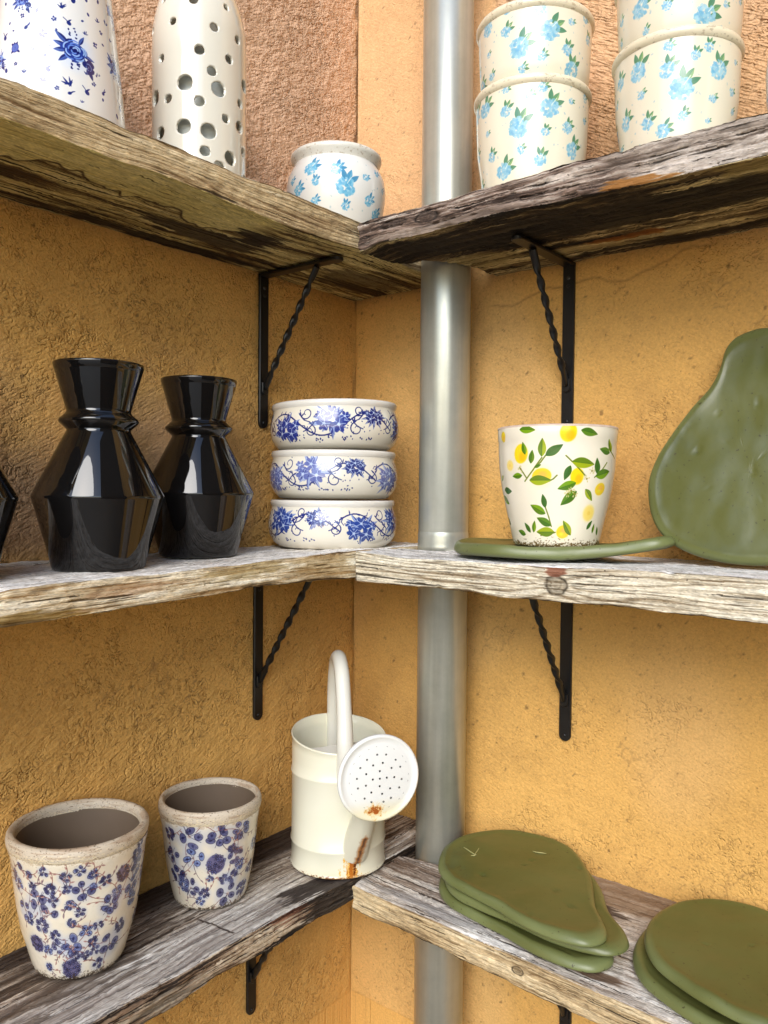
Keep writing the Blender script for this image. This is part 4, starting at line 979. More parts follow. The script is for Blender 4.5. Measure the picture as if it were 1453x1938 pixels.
# ------------------------------------------------------------------ green pear shaped boards
def green_mat():
    m, nt, b = new_mat('olive_glaze')
    tc = nt.nodes.new('ShaderNodeTexCoord'); n = nt.nodes.new('ShaderNodeTexNoise'); n.inputs['Scale'].default_value = 9; n.inputs['Detail'].default_value = 5
    nt.links.new(tc.outputs['Object'], n.inputs['Vector'])
    cr = nt.nodes.new('ShaderNodeValToRGB'); e = cr.color_ramp.elements; e[0].position = .3; e[1].position = .7
    e[0].color = (.082, .092, .022, 1); e[1].color = (.122, .130, .038, 1)
    nt.links.new(n.outputs['Fac'], cr.inputs['Fac'])
    at = nt.nodes.new('ShaderNodeAttribute'); at.attribute_name = 'rim_glaze'
    mg = nt.nodes.new('ShaderNodeMix'); mg.data_type = 'RGBA'; mg.inputs['B'].default_value = (.165, .19, .072, 1)
    nt.links.new(at.outputs['Fac'], mg.inputs['Factor']); nt.links.new(cr.outputs[0], mg.inputs['A'])
    n4 = nt.nodes.new('ShaderNodeTexNoise'); n4.inputs['Scale'].default_value = 220; n4.inputs['Detail'].default_value = 2; nt.links.new(tc.outputs['Object'], n4.inputs['Vector'])
    r4 = nt.nodes.new('ShaderNodeMapRange'); r4.inputs['From Min'].default_value = .68; r4.inputs['From Max'].default_value = .74; nt.links.new(n4.outputs['Fac'], r4.inputs['Value'])
    m4 = nt.nodes.new('ShaderNodeMix'); m4.data_type = 'RGBA'; m4.inputs['B'].default_value = (.05, .045, .015, 1); nt.links.new(r4.outputs[0], m4.inputs['Factor']); nt.links.new(mg.outputs['Result'], m4.inputs['A'])
    nt.links.new(m4.outputs['Result'], b.inputs['Base Color'])
    r5 = nt.nodes.new('ShaderNodeMapRange'); r5.inputs['To Min'].default_value = .22; r5.inputs['To Max'].default_value = .50; nt.links.new(n.outputs['Fac'], r5.inputs['Value']); nt.links.new(r5.outputs[0], b.inputs['Roughness']); b.inputs['Specular IOR Level'].default_value = .5
    n2 = nt.nodes.new('ShaderNodeTexNoise'); n2.inputs['Scale'].default_value = 38; n2.inputs['Detail'].default_value = 2
    nt.links.new(tc.outputs['Object'], n2.inputs['Vector'])
    bp = nt.nodes.new('ShaderNodeBump'); bp.inputs['Strength'].default_value = .35; bp.inputs['Distance'].default_value = .002
    nt.links.new(n2.outputs['Fac'], bp.inputs['Height']); nt.links.new(bp.outputs[0], b.inputs['Normal'])
    return m
GREEN = green_mat()
def smooth_closed(pts, n):
    P = np.array(pts, dtype=float); m_ = len(P); out = []
    for i in range(m_):
        p0, p1, p2, p3 = P[i-1], P[i], P[(i+1) % m_], P[(i+2) % m_]
        for t in np.linspace(0, 1, 20, endpoint=False):
            out.append(.5*((2*p1)+(-p0+p2)*t+(2*p0-5*p1+4*p2-p3)*t*t+(-p0+3*p1-3*p2+p3)*t**3))
    out = np.array(out); d = np.r_[0, np.cumsum(np.linalg.norm(np.diff(np.vstack([out, out[:1]]), axis=0), axis=1))]
    s_ = np.linspace(0, d[-1], n, endpoint=False); cl = np.vstack([out, out[:1]])
    return np.stack([np.interp(s_, d, cl[:, k]) for k in range(2)], -1)
def pear_board(outline, center, T, seed, label, place, bend=None, dent=.0011, group='olive green pear shaped serving boards'):
    """outline in local (p, q); place maps (p, q, h) to the world"""
    n = 200; O = smooth_closed(outline, n); cen = np.array(center)
    rg = np.random.default_rng(seed)
    ks = np.concatenate([np.linspace(0, .9, 30), np.linspace(.91, 1, 9)])
    rows = []
    O = cen+(O-cen)*(1+(.0015 if seed == 77 else .004)*fnoise(1, n, 1, 11, seed)[0]+.0008*fnoise(1, n, 1, 5, seed+5)[0])[:, None]
    # top rings (inside to edge), side, bottom rings
    def ring(k, h): return [(*(cen+(O[i]-cen)*k), h[i] if hasattr(h, '__len__') else h) for i in range(n)]
    for k in ks:
        r_ = max(0, (k-.90)/.10); rimup = .0016*math.exp(-((k-.93)/.05)**2)
        h = T + rimup - T*.42*(1-math.sqrt(max(0, 1-r_*r_))) - .0006*(1-k)
        rows.append(ring(max(k, .004), h))
    for a in (.25, .5, .75):
        rows.append(ring(1+.006*math.sin(a*PI), T*.58*(1-a)+T*.12*a))
    for k in (.985, .95, .8, .5, .004): rows.append(ring(k, T*.10 if k > .97 else 0))
    P = np.array(rows); m_ = len(P)
    # hand pressed surface
    pq = P[..., :2]; size = 256
    nz = fnoise(size, size, 11, 15, seed+1)*.5+fnoise(size, size, 30, 30, seed+2)*.9; dn = sstep(1.9, 3.0, fnoise(size, size, 7, 7, seed+3))
    mn = O.min(0)-.01; sc = (size-1)/((O.max(0)-O.min(0)).max()+.02)
    ix = np.clip(((pq-mn)*sc).astype(int), 0, size-1)
    fx = nz[ix[..., 0], ix[..., 1]]; dx_ = dn[ix[..., 0], ix[..., 1]]
    top = (np.arange(m_) < len(ks)+2)[:, None]
    P[..., 2] += np.where(top, dent*(fx*.55-dx_*1.6), 0)
    if bend is not None: P[..., 2] += bend(P[..., 0], P[..., 1])
    V = place(P.reshape(-1, 3)).reshape(m_, n, 3).transpose(1, 0, 2).reshape(-1, 3)
    o = mesh_obj('pear_board', V, grid_faces(n, m_, wrap=True), GREEN)
    kk = np.concatenate([ks, [1.01, 1.02, 1.01], [.98, .9, .5, .3, 0]]); ef = sstep(.90, .985, kk)*.85
    ef = ef[None, :]*(.8+.25*np.clip(fnoise(1, n, 1, 10, seed+9)[0], -1.5, 1.5))[:, None]
    ca = o.data.color_attributes.new('rim_glaze', 'FLOAT_COLOR', 'POINT')
    c4 = np.ones((n*m_, 4), dtype=np.float32); c4[:, :3] = np.clip(ef, 0, 1).reshape(-1, 1); ca.data.foreach_set('color', c4.ravel())
    bm_fix(o)
    return tag(o, label, 'serving board', group)
def flat_place(dx=0, dy=0, rot=0, piv=(0, 0), z0=0, tx=0, ty=0):
    def f(P):
        c_, s_ = math.cos(rot), math.sin(rot)
        x = P[:, 0]-piv[0]; y = P[:, 1]-piv[1]
        X = x*c_-y*s_+piv[0]+dx; Y = x*s_+y*c_+piv[1]+dy
        return np.stack([X, Y, P[:, 2]+z0+(X-piv[0])*tx+(Y-piv[1])*ty], -1)
    return f
PEAR = [(0.312, -0.1736), (0.292, -0.1243), (0.301, -0.0675), (0.336, -0.0256), (0.395, -0.007), (0.452, -0.0238), (0.502, -0.0768), (0.536, -0.1401), (0.567, -0.1801), (0.575, -0.2034), (0.563, -0.2266), (0.533, -0.235), (0.489, -0.2322), (0.434, -0.2182), (0.379, -0.2089), (0.342, -0.1996)]
PC = (.405, -.115); PV = (.42, -.11)
# top surface of the lower right board: tilts towards its front edge
TY, TX = .045, -.018
def curl(k, ax=(.80, -.60), o=.06): return lambda x, y: k*np.clip((x-PC[0])*ax[0]+(y-PC[1])*ax[1]-o, 0, 1)**2
pear_board(PEAR, PC, .0120, 71, 'bottom green board of the stack of three', flat_place(.004, -.002, .04, PV, -.4815, TX, TY), curl(.1))
pear_board(PEAR, PC, .0120, 72, 'middle green board of the stack of three, its tip sticking out furthest', flat_place(.010, .004, .13, PV, -.4672, TX, TY), curl(.3))
pear_board(PEAR, PC, .0120, 73, 'top green board of the stack of three, pale scratches on its surface', flat_place(.0, .0, 0, PV, -.4528, TX, TY), curl(.2))
PEAR2 = [(0.607, -0.1504), (0.603, -0.0899), (0.621, -0.0454), (0.659, -0.0135), (0.712, -0.0062), (0.77, -0.02), (0.82, -0.055), (0.856, -0.11), (0.884, -0.165), (0.888, -0.2), (0.868, -0.228), (0.825, -0.237), (0.768, -0.2355), (0.728, -0.2335), (0.681, -0.2215), (0.635, -0.1958)]
PC2 = (.715, -.115); GS2 = 'olive green pear shaped serving boards'
pear_board(PEAR2, PC2, .0125, 74, 'lower green board of the pair at the bottom right corner', flat_place(-.012, -.008, .0, PC2, -.4855, TX, TY), lambda x, y: 0*x)
pear_board(PEAR2, PC2, .0125, 75, 'upper green board of the pair at the bottom right corner', flat_place(0, 0, 0, PC2, -.4650, TX, TY), lambda x, y: 0*x)
# scratches on the top board
SCR = noise_mat('pale_scratch', (.32, .31, .12), (.40, .37, .16), 80, .6, 0, 10)
sc_root = bpy.data.objects[[o.name for o in bpy.data.objects if o.get('label', '').startswith('top green')][0]]
def zt_top(x, y): return -.4528+.0120+(x-PV[0])*TX+(y-PV[1])*TY+.0002
for k, (x0, y0, x1, y1) in enumerate(((.335, -.095, .345, -.130), (.318, -.118, .346, -.125), (.330, -.092, .338, -.108), (.405, -.065, .425, -.060), (.346, -.125, .341, -.133))):
    pts = [(x0+(x1-x0)*q, y0+(y1-y0)*q+.001*math.sin(q*5+k), zt_top(x0+(x1-x0)*q, y0+(y1-y0)*q)) for q in np.linspace(0, 1, 9)]
    V, F = tube_along(pts, [.0003+.0005*math.sin(q*PI) for q in np.linspace(0, 1, 9)], n=6); mesh_obj('scratch', V, F, SCR, sc_root)
# dish under the lemon pot
DISH = [(.326, -.150), (.330, -.105), (.352, -.060), (.395, -.035), (.445, -.035), (.490, -.058), (.530, -.085), (.575, -.097), (.612, -.105), (.624, -.125), (.612, -.147), (.575, -.160), (.530, -.178), (.485, -.208), (.430, -.226), (.375, -.214), (.342, -.187)]
pear_board(DISH, (.43, -.13), .0150, 76, 'green pear shaped board lying flat under the lemon pot', flat_place(0, 0, 0, (0, 0), .0045),
           lambda x, y: .45*np.clip(x-.50, 0, 1)**1.5+.35*np.clip(.36-x, 0, 1)**1.3 + .5*np.clip(np.abs(y+.13)-.06, 0, 1)**1.6)
UPR = [(.700, .3085), (.684, .307), (.667, .301), (.656, .285), (.652, .259), (.642, .231), (.619, .199), (.598, .163), (.584, .130), (.581, .095), (.590, .058), (.609, .032), (.641, .013), (.685, .003), (.733, .003), (.775, .014), (.806, .036), (.825, .072), (.829, .11), (.818, .15), (.797, .187), (.775, .22), (.762, .255), (.755, .283), (.741, .300), (.722, .307)]
def up_place(P):
    e = np.array([0, .09, .27]); e /= np.linalg.norm(e); nrm = np.array([0, -e[2], e[1]])
    return np.array([0, -.118, .0045]) + np.outer(P[:, 0], [1, 0, 0]) + np.outer(P[:, 1], e) + np.outer(P[:, 2], nrm)
pear_board(UPR, (.703, .115), .0125, 77, 'large green pear shaped board standing upright against the right wall', up_place, lambda x, y: 0*x, dent=.0015)

# ------------------------------------------------------------------ lemon pot
def lemon_pot():
    rg = np.random.default_rng(5)
    c = Canvas(.075, 0, .16, (.94, .91, .83), .00034); glaze(c, 88, .012)
    Y1, Y2 = (.95, .80, .16), (.98, .72, .22)
    LEM = [(-1.74,0.1196,0.0189,'L'),(-2.01,0.1049,0.0115,'l'),(-1.37,0.0907,0.0211,'M'),(-2.19,0.1427,0.0104,'L'),(-0.94,0.1459,0.0184,'L'),(-0.26,0.0751,0.0163,'M'),(-0.77,0.0909,0.0161,'L'),(-0.45,0.0443,0.0175,'l'),(-0.97,0.0203,0.0175,'M')]
    LEAF = [(-1.65,0.1182,-1.7,0.1345),(-1.55,0.1068,-1.52,0.1242),(-1.36,0.1154,-1.35,0.1388),(-1.3,0.1166,-1.02,0.1306),(-1.73,0.0919,-1.96,0.0908),(-1.49,0.1018,-1.37,0.1055),(-0.87,0.1093,-0.46,0.1061),(-0.89,0.1044,-0.99,0.0859),(-0.78,0.0829,-1.1,0.0747),(-0.76,0.0724,-1.04,0.0542),(-0.6,0.075,-0.42,0.06),(-0.37,0.0938,-0.41,0.1148),(-0.41,0.0913,-0.04,0.098),(-0.08,0.1218,-0.36,0.126),(-0.02,0.122,-0.14,0.1392),(-1.32,0.0508,-1.36,0.0683),(-1.32,0.0432,-1.61,0.0542),(-1.21,0.0283,-1.5,0.0379),(-1.15,0.0201,-1.53,0.0194),(-1.67,0.0184,-1.8,0.0309),(-1.6,0.0186,-1.55,0.034),(-1.81,0.0154,-2.03,0.0199),(-0.8,0.0159,-0.98,0.0348),(-0.44,0.0234,-0.32,0.0347),(-1.75,0.1504,-1.46,0.1489),(-0.74,0.1486,-0.43,0.1438),(-1.59,0.0856,-1.2,0.0858),(-2.35,0.028,-2.62,0.0352),(-0.25,0.0181,-0.24,0.0308),(-0.05,0.0151,-0.12,0.0268),(-2.29,0.0923,-2.43,0.0845),(-2.31,0.0727,-2.03,0.0715),(-2.47,0.0647,-2.21,0.0545)]
    STEM = [(-1.68,0.0844,-1.36,0.1142),(-1.65,0.0894,-1.77,0.102),(-1.3,0.1166,-1.47,0.1018),(-1.21,0.027,-1.32,0.052),(-0.97,0.1166,-0.63,0.0923),(-0.43,0.09,-0.15,0.1091),(0.17,0.1149,-0.12,0.1267),(-1.44,0.0151,-1.13,0.0195),(-2.62,0.0446,-2.62,0.0766),(-1.24,0.0845,-1.11,0.092)]
    for off in (2.5, 4.6):
        LEM2 = [(a+off, z, s_, k) for a, z, s_, k in LEM[:6]]; LF2 = [(a+off, z, b+off, w) for a, z, b, w in LEAF[:13]]
        if off: 
            for a, z, s_, k in LEM2:
                if -2.6 < ((a+PI) % (2*PI)-PI) < .25: continue
                x, y = c.xy(a, z); c.ell(x, y, s_*.42, s_*.5, .3, Y1, .9, soft=.002)
            for a, z, b, w in LF2:
                if -2.6 < ((a+PI) % (2*PI)-PI) < .25: continue
                x, y = c.xy(a, z); x1, y1 = c.xy(b, w); c.leaf(x, y, x1, y1, .0028, (.42, .55, .12), .95, (.25, .40, .12))
    for a, z, s_, k in LEM:
        x, y = c.xy(a, z)
        c.ell(x, y, s_*.55, s_*.58, 0, (.99, .93, .62), .55, soft=s_*.3)
        if k == 'l':
            c.ell(x, y, s_*.56, s_*.58, 0, (.97, .85, .40), .85, soft=s_*.16); c.ell(x, y, s_*.16, s_*.16, 0, (.93, .76, .30), .5, soft=.001)
        elif k == 'M':
            c.ell(x, y, s_*.60, s_*.48, .25, Y1, .95, soft=.0008); c.ell(x+s_*.05, y+s_*.08, s_*.26, s_*.2, .2, (.97, .68, .36), .65, soft=s_*.12); c.ell(x-s_*.15, y-s_*.15, s_*.2, s_*.12, .2, (.93, .90, .25), .7, soft=s_*.08)
        else:
            c.ell(x, y, s_*.54, s_*.66, -.2, (.96, .84, .10), .97, soft=.001); c.ell(x+s_*.14, y-s_*.2, s_*.28, s_*.34, -.2, (.96, .68, .12), .6, soft=s_*.14)
    for a, z, b, w in STEM:
        x, y = c.xy(a, z); x1, y1 = c.xy(b, w); c.stroke([(x, y), ((x+x1)/2+.0006, (y+y1)/2-.0006), (x1, y1)], .0009, (.42, .48, .14), .95, taper=False)
    for i, (a, z, b, w) in enumerate(LEAF):
        x, y = c.xy(a, z); x1, y1 = c.xy(b, w); L = math.hypot(x1-x, y1-y)
        c1 = [(.46, .62, .10), (.36, .52, .14), (.62, .68, .12), (.25, .42, .16)][i % 4]
        c.leaf(x, y, x1, y1, L*.25, (.80, .84, .45), .45); c.leaf(x, y, x1, y1, L*.235, c1, 1, (.22, .38, .12))
    for a, z in ((-.59, .088), (-.5, .098), (-.86, .073), (-.80, .069), (-.92, .069), (-1.75, .1)):
        x, y = c.xy(a, z)
        for k in range(8): q = rg.uniform(0, 6.28); c.ell(x+math.cos(q)*.0035, y+math.sin(q)*.0035, .0014, .0008, q, (.82, .78, .55), .8)
        c.ell(x, y, .0014, .0014, 0, (.55, .52, .2), .9)
    speckle_edge(c, .0, .013, (.36, .27, .12), 91, up=True, dens=1.0)
    speckle_edge(c, .1545, .16, (.42, .32, .24), 92, up=False, dens=.8)
    m = image_mat('lemon_glaze', c.image('lemon_print'), .16, coat=.4, bumpn=.08, bscale=30)
    t = tag(empty('lemon_pot', (.468, -.13, .0200)), 'white tapered pot printed with yellow lemons and green leaves', 'flower pot')
    lathe('body', [(0, 0), (.054, 0), (.0568, .002), (.0575, .006), (.0605, .02), (.0672, .05), (.0725, .075), (.0762, .102), (.0775, .125), (.0778, .137), (.0788, .140), (.0795, .149), (.0795, .154)], m, t, n=144, vmap=(0, .16), wob=.004, seed=3)
    m2 = noise_mat('worn_rim_clay', (.50, .36, .27), (.72, .60, .50), 90, .6, .5, 200, rr=.1)
    lathe('rim', [(.0795, .154), (.0788, .1562), (.077, .157), (.0745, .156), (.074, .14), (.071, .1), (.06, .03), (.05, .012), (0, .01)], m2, t, n=144, wob=.003, seed=3)
lemon_pot()

# ------------------------------------------------------------------ lower left: two chintz pots
POT_A = [(-1.5,0.1385,0.0061),(-1.31,0.1318,0.0061),(-1.26,0.1197,0.0067),(-1.6,0.1155,0.0111),(-1.17,0.0999,0.0183),(-0.93,0.1041,0.0085),(-1.47,0.0867,0.0136),(-1.05,0.1374,0.0073),(-0.96,0.1184,0.0085),(-0.74,0.1311,0.0085),(-0.53,0.1368,0.0073),(-0.36,0.1295,0.0074),(-0.15,0.1183,0.0081),(-0.34,0.1155,0.0061),(0.15,0.1194,0.0164,1),(-0.71,0.118,0.0073),(-0.49,0.1129,0.0147),(-0.67,0.0979,0.0073),(0.05,0.0987,0.0101),(-0.05,0.0871,0.015),(-0.53,0.0883,0.0074),(-1.14,0.0735,0.011),(-0.91,0.0881,0.0061),(-0.66,0.0764,0.0067),(-0.24,0.0673,0.0075),(-0.43,0.0639,0.0099),(-1.31,0.0481,0.0185,1),(-1.08,0.0425,0.0086),(-0.87,0.0476,0.0111),(-0.66,0.0465,0.0172),(-0.32,0.0481,0.0087),(-0.27,0.0355,0.0087),(-0.44,0.0319,0.0075),(0.01,0.0366,0.019),(0.17,0.0547,0.0102),(-0.93,0.0613,0.0086),(-0.69,0.0162,0.0224,1),(-0.18,0.0161,0.0101),(0.37,0.0975,0.0154),(0.46,0.1326,0.0116),(0.47,0.1179,0.0116),(0.42,0.0796,0.0103),(-1.39,0.0763,0.0074),(-1.68,0.1252,0.0074),(0.69,0.0513,0.0092),(-1.14,0.0186,0.0074),(0.5,0.146,0.0078),(-0.62,0.0331,0.0087)]
POT_B = [(-1.12,0.1075,0.0246),(-0.51,0.1063,0.0233),(-0.05,0.107,0.0211),(-1.05,0.0778,0.0207),(-0.58,0.0686,0.0234,1),(-1.6,0.0764,0.0184),(-1.48,0.0509,0.021),(-1.16,0.0349,0.0183),(-0.39,0.0455,0.0118),(-0.18,0.046,0.0158),(-0.7,0.0487,0.0078),(-0.84,0.0273,0.0131),(-0.26,0.0215,0.0264),(0.19,0.0206,0.0188),(-0.14,0.0758,0.0184),(0.4,0.0462,0.0135),(-0.2,0.0852,0.0105),(-1.6,0.1065,0.0157),(-0.94,0.0155,0.0105),(-1.37,0.0383,0.0131),(0.48,0.0772,0.0136),(-0.01,0.0593,0.0132)]
def chintz(c, m, rg):
    ang, z, s_ = m[:3]; big = len(m) > 3; s_ = s_*(1.15 if big else 1.62 if c.R > .068 else 1.32); x, y = c.xy(ang, z); r = s_*.5
    ink = (.13, .11, .20); blue = [(.34, .38, .58), (.28, .29, .46), (.30, .30, .44), (.42, .49, .70), (.24, .25, .42)][int(rg.integers(5))]
    c.ell(x, y, r*1.15, r*1.1, 0, (.58, .64, .80), .4, soft=r*.5)
    if big:
        c.ell(x, y, r*.95, r, 0, (.36, .34, .48), .95, soft=.0012)
        for k in range(64):
            a = rg.uniform(0, 2*PI); q = math.sqrt(rg.uniform(0, 1))*r
            c.ell(x+math.cos(a)*q, y+math.sin(a)*q, r*.13, r*.10, a, ink, .8, ring=.00028)
            if k % 2: c.ell(x+math.cos(a)*q, y+math.sin(a)*q, r*.07, r*.06, a, (.32, .36, .60), .7, soft=.0003)
    elif s_ > .010:
        n = int(rg.integers(4, 7)); a0 = rg.uniform(0, 6)
        for k in range(n):
            a = a0+2*PI*k/n+rg.uniform(-.35, .35); q = r*rg.uniform(.45, .85); px_, py_ = x+math.cos(a)*q, y+math.sin(a)*q
            e1, e2 = r*rg.uniform(.30, .46), r*rg.uniform(.24, .38); ro = rg.uniform(0, 3)
            c.ell(px_, py_, e1, e2, ro, np.clip(np.array(blue)+rg.uniform(-.05, .07), 0, 1), .88, soft=.0009)
            c.ell(px_+rg.normal()*.0003, py_+rg.normal()*.0003, e1, e2, ro, ink, .8, ring=.00032)
            for _ in range(3):
                b_ = rg.uniform(0, 6.3); c.stroke([(px_, py_), (px_+math.cos(b_)*e1*.9, py_+math.sin(b_)*e2*.9)], .00028, ink, .75)
            c.ell(px_, py_, e1*.35, e2*.35, a, (.13, .13, .30), .75, soft=.0004)
        c.ell(x, y, r*.16, r*.16, 0, (.76, .66, .62), .7, soft=.0004)
        for _ in range(5): b_ = rg.uniform(0, 6.3); c.stroke([(x, y), (x+math.cos(b_)*r*1.05, y+math.sin(b_)*r*1.05)], .0003, ink, .7)
    else:
        ro = rg.uniform(0, 3); c.ell(x, y, r*.8, r*.92, ro, blue, .85, soft=.0010); c.ell(x, y, r*.7, r*.85, ro, ink, .7, ring=.00032)
        for k in range(4): a = rg.uniform(0, 6.3); c.stroke([(x, y), (x+math.cos(a)*r*.9, y+math.sin(a)*r*.9)], .00038, ink, .85)
        c.ell(x, y, r*.32, r*.28, 0, (.13, .14, .34), .85, soft=.0004)
    # sprigs in brown ink
    for _ in range(0 if big else 2):
        a = rg.uniform(0, 6.3); br = (.42, .20, .16) if rg.uniform() < .6 else (.22, .16, .22); L = r*rg.uniform(1.4, 2.3)
        pts = [(x+math.cos(a+.35*q)*(r*.7+L*q), y+math.sin(a+.35*q)*(r*.7+L*q)) for q in np.linspace(0, 1, 6)]
        c.stroke(pts, .00042, br, .8)
        for k in (2, 4): b = a+rg.choice([-1, 1])*.9; c.leaf(*pts[k], pts[k][0]+math.cos(b)*.005, pts[k][1]+math.sin(b)*.005, .0010, br, .8, (.75, .62, .6))
def chintz_pot(X, Y, z, prof, rim, inner, decor, H, Rref, seed, label):
    rg = np.random.default_rng(seed)
    c = Canvas(Rref, 0, H, (.87, .84, .77), .00034); glaze(c, seed, .05, (.80, .72, .58), .35)
    back = [(a, zz, s_) for a, zz, s_ in filler(c, decor, rg, .006, .014, .01, H-.022, 110, gap=.0105)]
    for m_ in back: chintz(c, m_, rg)
    for m_ in decor: chintz(c, m_, rg)
    speckle_edge(c, 0, .012, (.26, .20, .15), seed+3, up=True, dens=.9)
    speckle_edge(c, H-.009, H, (.60, .49, .36), seed+5, up=False, dens=.6)
    hn = fnoise(c.H, c.W, 40, 60, seed+8)*.5+fnoise(c.H, c.W, 9, 9, seed+9)*.12
    m = image_mat('chintz_glaze', c.image('chintz_print'), .22, make_image('chintz_relief', np.clip(.5+hn*.12, 0, 1), True), .006, .5, coat=.35)
    t = tag(empty('chintz_pot', (X, Y, z)), label, 'flower pot', 'crackled pots with indigo flowers on the lower left shelf')
    lathe('body', prof, m, t, n=144, vmap=(0, H), wob=.005, seed=seed)
    c2 = Canvas(Rref, 0, .03, (.78, .73, .65), .0005)
    n1 = fnoise(c2.H, c2.W, 6, 30, seed+11); c2.a = mixc(c2.a, (.64, .54, .44), sstep(.3, 1.5, n1)*.6)
    n2 = sstep(.6, 1.4, fnoise(c2.H, c2.W, 2, 3, seed+12)+(1-np.arange(c2.H)/c2.H*2.4)[:, None]*1.3); c2.a = mixc(c2.a, (.88, .82, .68), n2*.8)
    n3 = sstep(1.3, 2.0, fnoise(c2.H, c2.W, 1.5, 2, seed+13)); c2.a = mixc(c2.a, (.30, .22, .15), n3*.7)
    m2 = image_mat('clay_rim', c2.image('clay_rim_print'), .6, bumpn=.5, bscale=180)
    zs = [p[1] for p in rim]; lathe('rim', rim, m2, t, n=144, vmap=(min(zs), max(zs)+1e-5), wob=.005, seed=seed)
    lathe('interior', inner, noise_mat('clay_inside', (.12, .085, .055), (.18, .13, .09), 14, .75, .2, 90), t, n=96, wob=.003, seed=seed)
chintz_pot(.0825, -.6015, Z3+.0055, [(0, 0), (.046, 0), (.0510, .002), (.0535, .008), (.0580, .024), (.0655, .05), (.0705, .08), (.0745, .115), (.0768, .138), (.0785, .1435), (.0785, .147)],
    [(.0785, .147), (.0800, .1495), (.0808, .154), (.0802, .1595), (.0778, .1625), (.0740, .163), (.0712, .1608), (.0702, .157), (.0700, .15)],
    [(.0700, .152), (.0685, .13), (.065, .08), (.055, .03), (.045, .010), (0, .009)], POT_A, .15, .072, 41, 'larger floral pot with open dark inside, at the bottom left corner')
chintz_pot(.0835, -.4020, Z3+.0045, [(0, 0), (.042, 0), (.0485, .002), (.0505, .007), (.0555, .028), (.0605, .055), (.0640, .085), (.0662, .108), (.0680, .1165), (.0682, .122)],
    [(.0682, .122), (.0695, .1245), (.0704, .129), (.0704, .134), (.0692, .1385), (.0668, .1405), (.0640, .1395), (.0622, .136), (.0618, .13)],
    [(.0618, .132), (.060, .10), (.056, .055), (.050, .025), (.040, .010), (0, .009)], POT_B, .125, .064, 42, 'smaller floral pot with worn clay rim, between the big pot and watering can')

